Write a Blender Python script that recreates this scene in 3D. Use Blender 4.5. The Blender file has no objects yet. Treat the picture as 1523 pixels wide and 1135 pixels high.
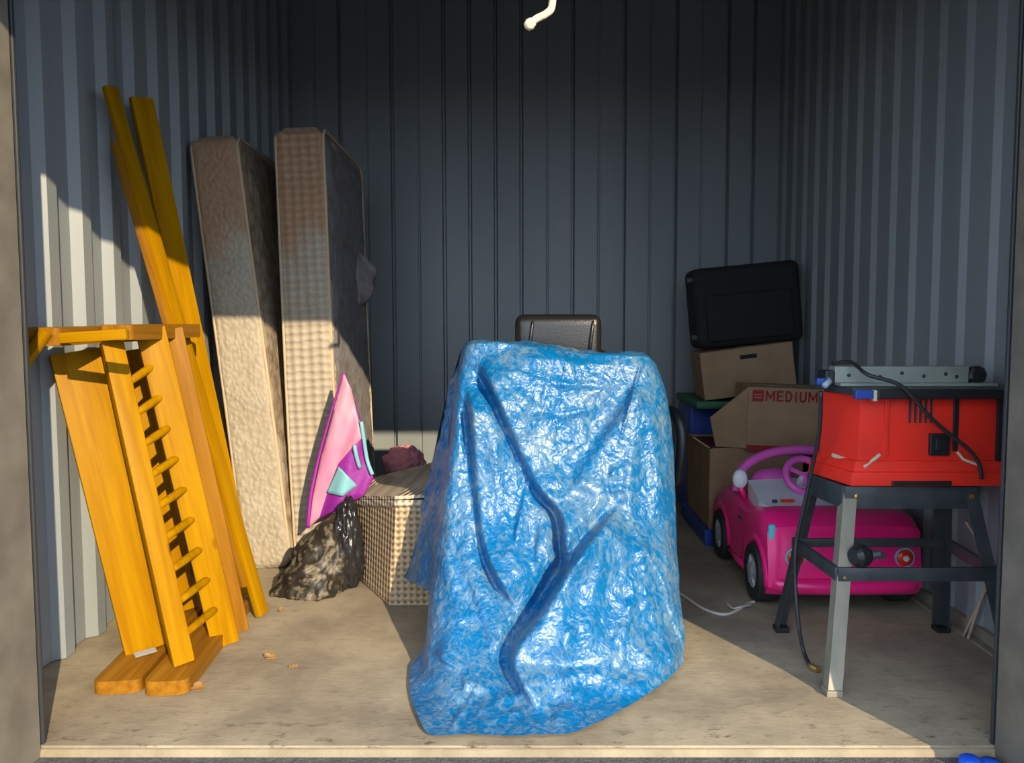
import bpy, bmesh, math, random
import numpy as np
from mathutils import Vector, Matrix, noise
random.seed(7)
scene = bpy.context.scene
COL = scene.collection

# ------------------------------------------------------------------ camera
F_PX, CAM_Z, VPX = 1150.0, 1.08, 797.5
PITCH = math.atan(77 / F_PX)
cam = bpy.data.cameras.new('camera')
cam.sensor_width = 36
cam.lens = F_PX / 1523 * 36
cam.shift_x = -36 / 1523
cam.clip_start = 0.02
camo = bpy.data.objects.new('camera', cam)
COL.objects.link(camo)
camo.location = (0, 0, CAM_Z)
camo.rotation_euler = (math.pi / 2 - PITCH, 0, 0)
scene.camera = camo

# ------------------------------------------------------------------ sky, sun, exposure
world = bpy.data.worlds.new('sky')
scene.world = world
world.use_nodes = True
bg = world.node_tree.nodes['Background']
bg.inputs[0].default_value = (0.68, 0.81, 1.0, 1)
bg.inputs[1].default_value = 3.0
SUN_DIR = Vector((-0.535, 1.0, -0.448))
sun = bpy.data.lights.new('sun', 'SUN')
sun.energy = 6.2
sun.angle = math.radians(0.5)
sun.color = (1.0, 0.82, 0.55)
suno = bpy.data.objects.new('sun', sun)
COL.objects.link(suno)
suno.rotation_euler = SUN_DIR.to_track_quat('-Z', 'Y').to_euler()
scene.view_settings.view_transform = 'Standard'
scene.view_settings.look = 'None'
scene.view_settings.exposure = 0.0
scene.view_settings.gamma = 1.0
scene.view_settings.use_curve_mapping = False

# ------------------------------------------------------------------ helpers
SP, CP = math.sin(PITCH), math.cos(PITCH)

def ray(u, v):
    a, b = (u - VPX) / F_PX, (567.5 - v) / F_PX
    return Vector((a, CP + b * SP, -SP + b * CP))

def at(u, v, Y):
    d = ray(u, v)
    return Vector((0, 0, CAM_Z)) + d * (Y / d.y)

def fl(u, v, z=0.0):
    d = ray(u, v)
    return Vector((0, 0, CAM_Z)) + d * ((z - CAM_Z) / d.z)

def lerp(a, b, t):
    return a + (b - a) * t

MATS = {}

def mat(name, col, rough=0.5, metal=0.0, spec=0.5, var=0.0, vscale=6.0, col2=None,
        bump=0.0, bscale=40.0, stretch=(1, 1, 1), bstretch=None, coat=0.0, detail=5.0, vpow=(0.35, 0.65), trans=0.0):
    if name in MATS:
        return MATS[name]
    m = bpy.data.materials.new(name)
    m.use_nodes = True
    nt = m.node_tree
    N, L = nt.nodes, nt.links
    b = N['Principled BSDF']
    b.inputs['Base Color'].default_value = (*col, 1)
    b.inputs['Roughness'].default_value = rough
    b.inputs['Metallic'].default_value = metal
    b.inputs['Specular IOR Level'].default_value = spec
    if coat:
        b.inputs['Coat Weight'].default_value = coat
        b.inputs['Coat Roughness'].default_value = 0.15
    if trans:
        b.inputs['Transmission Weight'].default_value = trans
    tc = N.new('ShaderNodeTexCoord')
    if col2 is not None:
        mp = N.new('ShaderNodeMapping')
        mp.inputs['Scale'].default_value = stretch
        L.new(tc.outputs['Object'], mp.inputs[0])
        n = N.new('ShaderNodeTexNoise')
        n.inputs['Scale'].default_value = vscale
        n.inputs['Detail'].default_value = detail
        L.new(mp.outputs[0], n.inputs['Vector'])
        r = N.new('ShaderNodeValToRGB')
        r.color_ramp.elements[0].position = vpow[0]
        r.color_ramp.elements[1].position = vpow[1]
        r.color_ramp.elements[0].color = (*col, 1)
        r.color_ramp.elements[1].color = (*col2, 1)
        L.new(n.outputs['Fac'], r.inputs[0])
        L.new(r.outputs[0], b.inputs['Base Color'])
    if bump:
        mp2 = N.new('ShaderNodeMapping')
        mp2.inputs['Scale'].default_value = bstretch or stretch
        L.new(tc.outputs['Object'], mp2.inputs[0])
        n2 = N.new('ShaderNodeTexNoise')
        n2.inputs['Scale'].default_value = bscale
        n2.inputs['Detail'].default_value = 4
        L.new(mp2.outputs[0], n2.inputs['Vector'])
        bp = N.new('ShaderNodeBump')
        bp.inputs['Strength'].default_value = bump
        bp.inputs['Distance'].default_value = 0.01
        L.new(n2.outputs['Fac'], bp.inputs['Height'])
        L.new(bp.outputs[0], b.inputs['Normal'])
    MATS[name] = m
    return m

def tag(o, label=None, cat=None, group=None, kind=None):
    if label: o['label'] = label
    if cat: o['category'] = cat
    if group: o['group'] = group
    if kind: o['kind'] = kind
    return o

def thing(name, loc, label, cat, group=None):
    o = bpy.data.objects.new(name, None)
    o.empty_display_size = 0.1
    o.location = loc
    COL.objects.link(o)
    return tag(o, label, cat, group)

def root_loc(p):
    while p.parent:
        p = p.parent
    return Vector(p.location)

def obj(name, bm, m, parent=None, smooth=False, M=None):
    """bm in world coordinates (or local when M, a world matrix, is given)"""
    me = bpy.data.meshes.new(name)
    if M is None and parent is not None:
        bmesh.ops.translate(bm, vec=-root_loc(parent), verts=bm.verts)
    bmesh.ops.recalc_face_normals(bm, faces=bm.faces)
    bm.to_mesh(me)
    bm.free()
    if smooth:
        for p in me.polygons: p.use_smooth = True
    me.materials.append(m)
    o = bpy.data.objects.new(name, me)
    COL.objects.link(o)
    if parent is not None:
        o.parent = parent
        if M is not None:
            # parents carry only a translation at the root, or their own matrix_local on a part
            Pm = Matrix.Identity(4)
            q = parent
            while q is not None:
                Pm = q.matrix_basis @ Pm
                q = q.parent
            o.matrix_basis = Pm.inverted() @ M
        elif parent.parent is not None and parent.matrix_basis != Matrix.Identity(4):
            o.matrix_basis = parent.matrix_basis.inverted()
    elif M is not None:
        o.matrix_basis = M
    return o

def autosmooth(o, ang=40):
    for p in o.data.polygons: p.use_smooth = True
    try:
        o.data.set_sharp_from_angle(angle=math.radians(ang))
    except Exception:
        pass
    return o

def bm_box(lo, hi, bev=0.0, seg=2, bm=None):
    own = bm or bmesh.new()
    r = bmesh.ops.create_cube(own, size=1.0)
    vs = r['verts']
    lo, hi = Vector(lo), Vector(hi)
    for v in vs:
        v.co = Vector((lerp(lo.x, hi.x, v.co.x + .5), lerp(lo.y, hi.y, v.co.y + .5), lerp(lo.z, hi.z, v.co.z + .5)))
    if bev:
        es = list({e for v in vs for e in v.link_edges})
        bmesh.ops.bevel(own, geom=es, offset=bev, segments=seg, profile=0.6, affect='EDGES')
    return own

def bm_hexa(p, bev=0.0, seg=2, bm=None):
    """p: 4 bottom points (ccw) then 4 top points"""
    own = bm or bmesh.new()
    v = [own.verts.new(q) for q in p]
    fs = [(3, 2, 1, 0), (4, 5, 6, 7), (0, 1, 5, 4), (1, 2, 6, 5), (2, 3, 7, 6), (3, 0, 4, 7)]
    for f in fs: own.faces.new([v[i] for i in f])
    if bev:
        bmesh.ops.bevel(own, geom=list({e for q in v for e in q.link_edges}), offset=bev, segments=seg, profile=.6, affect='EDGES')
    return own

def catmull(pts, n=8):
    pts = [Vector(p) for p in pts]
    if len(pts) < 3: return pts
    out = []
    P = [pts[0] * 2 - pts[1]] + pts + [pts[-1] * 2 - pts[-2]]
    for i in range(1, len(P) - 2):
        for k in range(n):
            t = k / n
            a, b, c, d = P[i - 1], P[i], P[i + 1], P[i + 2]
            out.append(0.5 * ((2 * b) + (c - a) * t + (2 * a - 5 * b + 4 * c - d) * t * t + (3 * b - a - 3 * c + d) * t ** 3))
    out.append(pts[-1])
    return out

def bm_tube(pts, r, seg=8, bm=None, smoothn=0, closed=False):
    own = bm or bmesh.new()
    P = catmull(pts, smoothn) if smoothn else [Vector(p) for p in pts]
    rs = r if isinstance(r, (list, tuple)) else [r] * len(P)
    if len(rs) != len(P):
        rs = [rs[min(len(rs) - 1, int(i / (len(P) - 1) * (len(rs) - 1) + .5))] for i in range(len(P))]
    rings = []
    n = len(P)
    prev = None
    for i in range(n):
        if closed:
            t = (P[(i + 1) % n] - P[i - 1]).normalized()
        else:
            t = (P[min(i + 1, n - 1)] - P[max(i - 1, 0)]).normalized()
        if prev is None:
            a = t.orthogonal().normalized()
        else:
            a = (prev - t * prev.dot(t)).normalized()
        prev = a
        b = t.cross(a)
        rings.append([own.verts.new(P[i] + (a * math.cos(k * 2 * math.pi / seg) + b * math.sin(k * 2 * math.pi / seg)) * rs[i]) for k in range(seg)])
    rng = range(n if closed else n - 1)
    for i in rng:
        A, B = rings[i], rings[(i + 1) % n]
        for k in range(seg):
            own.faces.new((A[k], A[(k + 1) % seg], B[(k + 1) % seg], B[k]))
    if not closed:
        own.faces.new(rings[0]); own.faces.new(rings[-1][::-1])
    return own

def bm_lathe(prof, center, axis='X', seg=24, bm=None):
    """prof: (radius, offset along axis)"""
    own = bm or bmesh.new()
    c = Vector(center)
    ax = {'X': Vector((1, 0, 0)), 'Y': Vector((0, 1, 0)), 'Z': Vector((0, 0, 1))}[axis] if isinstance(axis, str) else Vector(axis).normalized()
    a = ax.orthogonal().normalized(); b = ax.cross(a)
    rings = []
    for r, h in prof:
        if r < 1e-6:
            rings.append([own.verts.new(c + ax * h)])
        else:
            rings.append([own.verts.new(c + ax * h + (a * math.cos(k * 2 * math.pi / seg) + b * math.sin(k * 2 * math.pi / seg)) * r) for k in range(seg)])
    for A, B in zip(rings, rings[1:]):
        for k in range(seg):
            k2 = (k + 1) % seg
            if len(A) == 1 and len(B) == 1: continue
            if len(A) == 1: own.faces.new((A[0], B[k], B[k2]))
            elif len(B) == 1: own.faces.new((A[k], A[k2], B[0]))
            else: own.faces.new((A[k], A[k2], B[k2], B[k]))
    if len(rings[0]) > 1: own.faces.new(rings[0])
    if len(rings[-1]) > 1: own.faces.new(rings[-1][::-1])
    return own

def bm_prism(poly, vec, bm=None, bev=0.0):
    own = bm or bmesh.new()
    a = [own.verts.new(p) for p in poly]
    b = [own.verts.new(Vector(p) + Vector(vec)) for p in poly]
    own.faces.new(a); own.faces.new(b[::-1])
    n = len(a)
    for i in range(n):
        own.faces.new((a[i], b[i], b[(i + 1) % n], a[(i + 1) % n]))
    if bev:
        bmesh.ops.bevel(own, geom=list({e for q in a + b for e in q.link_edges}), offset=bev, segments=2, profile=.6, affect='EDGES')
    return own

def frame(p0, p1, wdir):
    """matrix whose Z runs p0->p1, X near wdir"""
    z = (Vector(p1) - Vector(p0)).normalized()
    w = Vector(wdir)
    x = (w - z * w.dot(z)).normalized()
    y = z.cross(x)
    M = Matrix((x, y, z)).transposed().to_4x4()
    M.translation = p0
    return M

def board(name, p0, p1, wdir, w, t, m, parent=None, bev=0.004, round_end=0.0):
    L = (Vector(p1) - Vector(p0)).length
    bm = bmesh.new()
    if round_end:
        r = round_end
        pts = []
        for (cx, cz, a0) in ((w / 2 - r, L - r, 0), (-w / 2 + r, L - r, 90), (-w / 2 + r, r, 180), (w / 2 - r, r, 270)):
            for k in range(6):
                a = math.radians(a0 + k * 18)
                pts.append(Vector((cx + r * math.cos(a), -t / 2, cz + r * math.sin(a))))
        bm_prism(pts, (0, t, 0), bm=bm, bev=min(bev, 0.004))
    else:
        bm_box((-w / 2, -t / 2, 0), (w / 2, t / 2, L), bev=bev, bm=bm)
    o = obj(name, bm, m, parent, M=frame(p0, p1, wdir))
    return autosmooth(o, 35)

def fbm(p, o=4):
    return noise.fractal(p, 0.9, 2.1, o)

# ------------------------------------------------------------------ materials
M_wall = mat('painted_sheet_metal', (0.27, 0.295, 0.305), rough=0.42, spec=0.5, col2=(0.225, 0.25, 0.262), vscale=2.0, stretch=(1, 1, .25), bump=0.05, bscale=15)
M_ceil = mat('ceiling_metal', (0.33, 0.35, 0.36), rough=0.5)
M_jamb = mat('jamb_steel', (0.21, 0.185, 0.145), rough=0.55, col2=(0.15, 0.13, 0.105), vscale=9, bump=0.05)
M_dark = mat('dark_steel', (0.035, 0.038, 0.042), rough=0.45)
M_wood = None

def wood_mat(name, c1, c2, c3, rough=0.36):
    m = bpy.data.materials.new(name)
    m.use_nodes = True
    N, L = m.node_tree.nodes, m.node_tree.links
    b = N['Principled BSDF']
    b.inputs['Roughness'].default_value = rough
    b.inputs['Specular IOR Level'].default_value = .06
    tc = N.new('ShaderNodeTexCoord')
    mp = N.new('ShaderNodeMapping'); mp.inputs['Scale'].default_value = (26, 26, 1.6)
    L.new(tc.outputs['Object'], mp.inputs[0])
    n = N.new('ShaderNodeTexNoise'); n.inputs['Scale'].default_value = 1.6; n.inputs['Detail'].default_value = 5; n.inputs['Distortion'].default_value = 0.6
    L.new(mp.outputs[0], n.inputs['Vector'])
    r = N.new('ShaderNodeValToRGB')
    e = r.color_ramp.elements
    e[0].position, e[1].position = .33, .68
    e[0].color, e[1].color = (*c1, 1), (*c2, 1)
    L.new(n.outputs['Fac'], r.inputs[0])
    mk = N.new('ShaderNodeMapping'); mk.inputs['Scale'].default_value = (1, 1, .45); L.new(tc.outputs['Object'], mk.inputs[0])
    vo = N.new('ShaderNodeTexVoronoi'); vo.inputs['Scale'].default_value = 7.0
    L.new(mk.outputs[0], vo.inputs['Vector'])
    kr = N.new('ShaderNodeValToRGB')
    kr.color_ramp.elements[0].position, kr.color_ramp.elements[1].position = .06, .12
    kr.color_ramp.elements[0].color, kr.color_ramp.elements[1].color = (1, 1, 1, 1), (0, 0, 0, 1)
    L.new(vo.outputs['Distance'], kr.inputs[0])
    mx = N.new('ShaderNodeMixRGB')
    L.new(kr.outputs[0], mx.inputs[0]); L.new(r.outputs[0], mx.inputs[1]); mx.inputs[2].default_value = (*c3, 1)
    L.new(mx.outputs[0], b.inputs['Base Color'])
    bp = N.new('ShaderNodeBump'); bp.inputs['Strength'].default_value = .08; bp.inputs['Distance'].default_value = .01
    L.new(n.outputs['Fac'], bp.inputs['Height']); L.new(bp.outputs[0], b.inputs['Normal'])
    return m

M_wood = wood_mat('varnished_pine', (0.41, 0.205, 0.001), (0.31, 0.135, 0.001), (0.13, 0.035, 0.004), rough=.42)
M_wood2 = wood_mat('varnished_pine_post', (0.33, 0.150, 0.014), (0.23, 0.092, 0.008), (0.10, 0.03, 0.006), rough=.42)

def concrete(name, a, b_, c):
    m = bpy.data.materials.new(name)
    m.use_nodes = True
    N, L = m.node_tree.nodes, m.node_tree.links
    b = N['Principled BSDF']; b.inputs['Roughness'].default_value = .85
    tc = N.new('ShaderNodeTexCoord')
    n = N.new('ShaderNodeTexNoise'); n.inputs['Scale'].default_value = 2.2; n.inputs['Detail'].default_value = 7; n.inputs['Roughness'].default_value = .62
    L.new(tc.outputs['Object'], n.inputs['Vector'])
    r = N.new('ShaderNodeValToRGB')
    r.color_ramp.elements[0].position, r.color_ramp.elements[1].position = .38, .58
    r.color_ramp.elements[0].color, r.color_ramp.elements[1].color = (*b_, 1), (*a, 1)
    L.new(n.outputs['Fac'], r.inputs[0])
    n2 = N.new('ShaderNodeTexNoise'); n2.inputs['Scale'].default_value = 28; n2.inputs['Detail'].default_value = 6; n2.inputs['Roughness'].default_value = .7
    mpd = N.new('ShaderNodeMapping'); mpd.inputs['Scale'].default_value = (.55, 1, 1); L.new(tc.outputs['Object'], mpd.inputs[0])
    L.new(mpd.outputs[0], n2.inputs['Vector'])
    r2 = N.new('ShaderNodeValToRGB')
    r2.color_ramp.elements[0].position, r2.color_ramp.elements[1].position = .55, .68
    L.new(n2.outputs['Fac'], r2.inputs[0])
    # silt gathered in a band along the threshold
    sx = N.new('ShaderNodeSeparateXYZ'); L.new(tc.outputs['Object'], sx.inputs[0])
    mr = N.new('ShaderNodeMapRange'); mr.inputs[1].default_value = 1.95; mr.inputs[2].default_value = 2.2; mr.inputs[3].default_value = 1.0; mr.inputs[4].default_value = 0.30
    L.new(sx.outputs['Y'], mr.inputs[0])
    mu = N.new('ShaderNodeMath'); mu.operation = 'MULTIPLY'
    L.new(mr.outputs[0], mu.inputs[0]); L.new(r2.outputs[0], mu.inputs[1])
    mx = N.new('ShaderNodeMixRGB'); L.new(mu.outputs[0], mx.inputs[0]); L.new(r.outputs[0], mx.inputs[1]); mx.inputs[2].default_value = (*c, 1)
    L.new(mx.outputs[0], b.inputs['Base Color'])
    bp = N.new('ShaderNodeBump'); bp.inputs['Strength'].default_value = .25; bp.inputs['Distance'].default_value = .01
    L.new(n2.outputs['Fac'], bp.inputs['Height']); L.new(bp.outputs[0], b.inputs['Normal'])
    return m

M_floor = concrete('concrete_floor', (0.41, 0.34, 0.235), (0.25, 0.205, 0.145), (0.09, 0.07, 0.045))
M_lip = mat('concrete_lip', (0.34, 0.28, 0.185), rough=.85, col2=(0.25, 0.20, 0.13), vscale=8, bump=.3, bscale=60)
M_apron = mat('gravel_apron', (0.12, 0.12, 0.125), rough=.95, col2=(0.07, 0.07, 0.075), vscale=60, bump=.6, bscale=120)
M_blackleather = mat('black_leather', (0.012, 0.011, 0.012), rough=.32, spec=.6, bump=.1, bscale=120)
M_blackplastic = mat('black_plastic', (0.014, 0.015, 0.017), rough=.42)
M_blackfabric = mat('black_fabric', (0.010, 0.010, 0.011), rough=.85, bump=.1, bscale=200)
M_card = mat('cardboard', (0.36, 0.235, 0.135), rough=.85, col2=(0.30, 0.195, 0.11), vscale=9, bump=.05, bscale=90)
M_card2 = mat('cardboard_inner', (0.40, 0.29, 0.17), rough=.85)
M_redprint = mat('red_print', (0.30, 0.012, 0.018), rough=.7)
M_pinkcar = mat('hot_pink_plastic', (0.95, 0.015, 0.22), rough=.3, spec=.5, coat=.3)
M_pinkframe = mat('orchid_pink_plastic', (0.72, 0.11, 0.50), rough=.35)
M_white = mat('white_plastic', (0.72, 0.76, 0.82), rough=.4)
M_tire = mat('tire_black', (0.016, 0.017, 0.018), rough=.7)
M_hub = mat('grey_hub', (0.34, 0.35, 0.37), rough=.4)
M_redlens = mat('red_lens', (0.75, 0.03, 0.01), rough=.25)
M_cyan = mat('turquoise_lens', (0.10, 0.55, 0.62), rough=.3)
M_sawred = mat('saw_red', (0.88, 0.030, 0.014), rough=.5, spec=.25, col2=(0.74, 0.03, 0.018), vscale=7)
M_sawbeige = mat('pale_scuffed_plastic', (0.55, 0.50, 0.38), rough=.6)
M_stand = mat('black_painted_steel', (0.030, 0.036, 0.042), rough=.42, spec=.6, col2=(0.055, 0.06, 0.065), vscale=14)
M_galv = mat('galvanized_steel', (0.30, 0.27, 0.205), rough=.5, metal=.1, col2=(0.22, 0.20, 0.155), vscale=20, stretch=(1, 1, .15))
M_fence = mat('grey_green_aluminium', (0.34, 0.38, 0.33), rough=.45, metal=.2, col2=(0.26, 0.29, 0.26), vscale=12)
M_blue = mat('blue_plastic', (0.015, 0.06, 0.33), rough=.4)
M_green = mat('green_plastic', (0.02, 0.14, 0.07), rough=.5)
M_cable = mat('pale_cord', (0.55, 0.51, 0.44), rough=.7)
M_cord = mat('black_cord', (0.02, 0.022, 0.024), rough=.5)
M_brass = mat('brass', (0.55, 0.32, 0.10), rough=.35, metal=.8)
M_leaf = mat('dry_leaf', (0.38, 0.20, 0.06), rough=.8)
M_rope = mat('cream_rope', (0.70, 0.62, 0.44), rough=.9, bump=.4, bscale=90)
M_bluecap = mat('bright_blue_plastic', (0.01, 0.10, 0.70), rough=.35)

# ------------------------------------------------------------------ structure
XL, XR, YF, YB, ZC = -1.545, 1.545, 1.935, 5.07, 3.5
JL, JR = -1.284, 1.188          # door opening
YO = 1.64                       # outer face of the front wall

o = obj('floor', bm_box((XL - .05, 1.945, -.12), (XR + .05, YB + .05, 0)), M_floor); tag(o, kind='structure')
# sloping sill in front of the slab
bm = bmesh.new()
prof = [(1.943, -.006), (1.940, -.006), (1.936, -.009), (1.933, -.016), (1.931, -.030), (1.929, -.12), (1.943, -.12)]
bm_prism([Vector((-4.2, y, z)) for y, z in prof], (8.4, 0, 0), bm=bm)
o = obj('trim_1', bm, M_lip); autosmooth(o, 60); tag(o, kind='structure')
o = obj('ground_apron', bm_box((-14, -16, -.2), (14, 1.931, -.024)), M_apron); tag(o, kind='structure')

def corrugate(y0, y1, feats):
    """feats: list of (start, [(ds, d)...]) added to a flat line"""
    pts = [(y0, 0.0)]
    for s, prof in feats:
        for ds, d in prof:
            if y0 < s + ds < y1: pts.append((s + ds, d))
    pts.append((y1, 0.0))
    return pts

def sheet(name, pts, fn, z0, z1, parent, m):
    bm = bmesh.new()
    a = [bm.verts.new(fn(s, d, z0)) for s, d in pts]
    b = [bm.verts.new(fn(s, d, z1)) for s, d in pts]
    for i in range(len(pts) - 1):
        bm.faces.new((a[i], a[i + 1], b[i + 1], b[i]))
    # folded return edge gives the sheet its thickness
    return obj(name, bm, m, parent)

RIB = [(0, 0), (.022, .032), (.072, .032), (.094, 0)]
def wall(name, back_lo, back_hi, fn, s0, s1, feats, panel_edges, label):
    w = obj(name, bm_box(back_lo, back_hi), M_wall); tag(w, label, kind='structure')
    for a, b in zip(panel_edges, panel_edges[1:]):
        f = [q for q in feats if a <= q[0] < b]
        pts = corrugate(a, b + .012, f)
        k = panel_edges.index(a)
        sheet('panel', pts, lambda s, d, z: fn(s, d + .0015 * (k % 2), z), 0.004, ZC, w, M_wall)
    return w

lf = [(2.075 + .188 * k, RIB) for k in range(16)]
def edges(feats, n, s0, s1):
    e = [s0] + [feats[i][0] - .05 for i in range(n, len(feats), n)] + [s1]
    return e
wall('wall_left', (XL - .06, YF - .2, 0), (XL - .045, YB + .06, ZC), lambda s, d, z: Vector((XL - .03 + d, s, z)), YF, YB + .02, lf, edges(lf, 5, YF, YB + .02), 'ribbed grey sheet metal wall')
wall('wall_right', (XR + .045, YF - .2, 0), (XR + .06, YB + .06, ZC), lambda s, d, z: Vector((XR + .018 - d * .6, s, z)), YF, YB + .02, lf, edges(lf, 5, YF, YB + .02), 'ribbed grey sheet metal wall')
bf = []
k0 = -.43
for k in range(-7, 13):
    s = k0 + .1662 * k
    if s < XL + .03 or s > XR - .03: continue
    weak = k in (-4, -2, 3, 5, 7, 9, -6)
    if weak: bf.append((s - .006, [(0, 0), (.006, .007), (.012, .007), (.020, 0)]))
    else: bf.append((s - .011, [(0, 0), (.004, .036), (.016, .036), (.026, 0)]))
wall('wall_back', (XL - .06, YB + .05, 0), (XR + .06, YB + .065, ZC), lambda s, d, z: Vector((s, YB + d, z)), XL - .03, XR + .03, bf, edges(bf, 6, XL - .03, XR + .03), 'dark ribbed sheet metal back wall')
tag(obj('ceiling', bm_box((XL - .06, YO, ZC), (XR + .06, YB + .06, ZC + .05)), M_ceil), kind='structure')
# front wall either side of the opening and above it
tag(obj('wall_front_left', bm_box((-8, YO, -.1), (JL, YF, ZC + .05)), M_jamb), kind='structure')
tag(obj('wall_front_right', bm_box((JR, YO, -.1), (8, YF, ZC + .05)), M_jamb), kind='structure')
tag(obj('wall_front_top', bm_box((JL, YO, 2.3), (JR, YF, ZC + .05)), M_jamb), kind='structure')
# canopy roof over the drive, its edge throws the shadow line on the walls
tag(obj('canopy_roof', bm_box((-8, .714, 2.35), (8, YO, 2.45)), M_ceil), kind='structure')
# door tracks just inside the opening
for nm, x0, x1 in (('trim_2', JL - .03, JL + .002), ('trim_3', JR - .002, JR + .03)):
    o = obj(nm, bm_box((x0, YF + .011, .001), (x1, YF + .022, 2.9), bev=.004), M_dark); tag(o, kind='structure')
# base angle along the right wall
tag(obj('baseboard_right', bm_prism([Vector((XR - .035, 2.05, .0)), Vector((XR - .032, 2.05, .006)), Vector((XR - .006, 2.05, .008)), Vector((XR - .003, 2.05, .045)), Vector((XR + .02, 2.05, .045)), Vector((XR + .02, 2.05, 0))], (0, 3.0, 0)), M_galv), kind='structure')

# ------------------------------------------------------------------ bed end panels (standing on their sides)
def bed_panels():
    # panel with the wide yellow board, nearer the wall
    up1 = Vector((-.205, .02, 1.0)).normalized()
    g = 'disassembled pine bunk bed'
    p1 = thing('bed_end_panel', (-1.26, 2.45, 0), 'pine bed end with one wide yellow board, nearest the wall', 'bed frame', g)
    d1 = Vector((-.12, 1.0, 0)).normalized()
    f1 = Vector((-1.245, 2.225, .022))
    b1 = board('post', f1, f1 + d1 * .62, (1, .12, 0), .135, .040, M_wood2, p1, round_end=.022)
    w1 = Vector((.80, .60, 0))
    a = Vector((-1.255, 2.46, .042)); 
    lean1 = Vector((-.205, .0, .97))
    board('wide_board', a, a + lean1, w1, .155, .022, M_wood, p1)
    board('wide_board', a + Vector((-.055, .33, 0)), a + Vector((-.035, .33, 0)) + lean1 * .99, w1, .12, .022, M_wood, p1)
    t1 = Vector((-1.415, 2.20, 1.06))
    board('post', t1, t1 + Vector((.03, .62, .012)), (1, 0, 0), .115, .052, M_wood2, p1, round_end=.018)
    # diagonal brace and its cleat under the upper post
    board('brace', at(70, 492, 2.19), at(33, 545, 2.19), (0, .2, 1), .030, .020, M_wood, p1)
    board('cleat', at(90, 503, 2.17), at(190, 497, 2.17), (0, 0, 1), .030, .02, M_wood, p1)
    # spindled panel
    p2 = thing('bed_end_panel', (-1.10, 2.45, 0), 'pine bed end with a row of spindles, right of the wide board', 'bed frame', g)
    f2 = Vector((-1.095, 2.215, .024))
    d2 = Vector((-.10, 1.0, 0)).normalized()
    board('post', f2, f2 + d2 * .70, (1, .10, 0), .128, .044, M_wood2, p2, round_end=.024)
    t2 = Vector((-1.285, 2.36, 1.072))
    board('post', t2, t2 + Vector((.01, .48, .005)), (1, 0, 0), .10, .048, M_wood2, p2, round_end=.018)
    q0 = fl(272, 986, .046); q1 = at(165, 507, 2.44)
    board('rail', q0, q1, (.75, .55, 0), .062, .060, M_wood, p2, bev=.006)
    r0 = fl(332, 962, .004); r0.y += .02; r1 = at(223, 488, 2.55)
    board('rail', r0, r1, (.86, .5, 0), .090, .036, M_wood, p2, bev=.006)
    s0 = r0 + Vector((.005, .12, .0)); s1 = r1 + Vector((.03, .10, .0))
    board('rail', s0, s1, (.9, .4, 0), .06, .03, M_wood2, p2, bev=.005)
    for k in range(9):
        t = .085 + k * .098
        A = lerp(q0, q1, t) + Vector((.02, .015, 0)); B = lerp(r0, r1, t + .02) + Vector((-.004, .03, .015))
        bm = bm_tube([A, lerp(A, B, .3), lerp(A, B, .7), B], [.011, .0135, .0135, .011], seg=10)
        o = obj('spindle', bm, M_wood, p2, smooth=True)
    # hinge plates on the foot
    board('bracket', fl(200, 975, .052), fl(232, 966, .052), (0, 1, .2), .02, .004, M_hub, p1, bev=0)
    # long side rails
    for i, (b0, t0, lab) in enumerate([
        (fl(390, 914, .012), Vector((-1.488, 2.76, 1.925)), 'long pine bed side rail leaning on the wall, right-hand one'),
        (fl(368, 884, .012), Vector((-1.478, 2.955, 1.945)), 'long pine bed side rail leaning on the wall, behind the other')]):
        r = thing('bed_side_rail', (b0.x, b0.y, 0), lab, 'bed rail', g)
        board('rail', b0, t0, (.25 if i == 0 else .75, 1.0, 0), .055 if i == 0 else .085, .026, M_wood, r, bev=.006)
        off = Vector((-.028, -.012, 0)) if i == 0 else Vector((-.026, .01, .0))
        board('ledger', lerp(b0, t0, .06) + off, lerp(b0, t0, .90) + off, (.25, 1, 0), .032, .028, M_wood2, r, bev=.004)
bed_panels()

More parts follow.
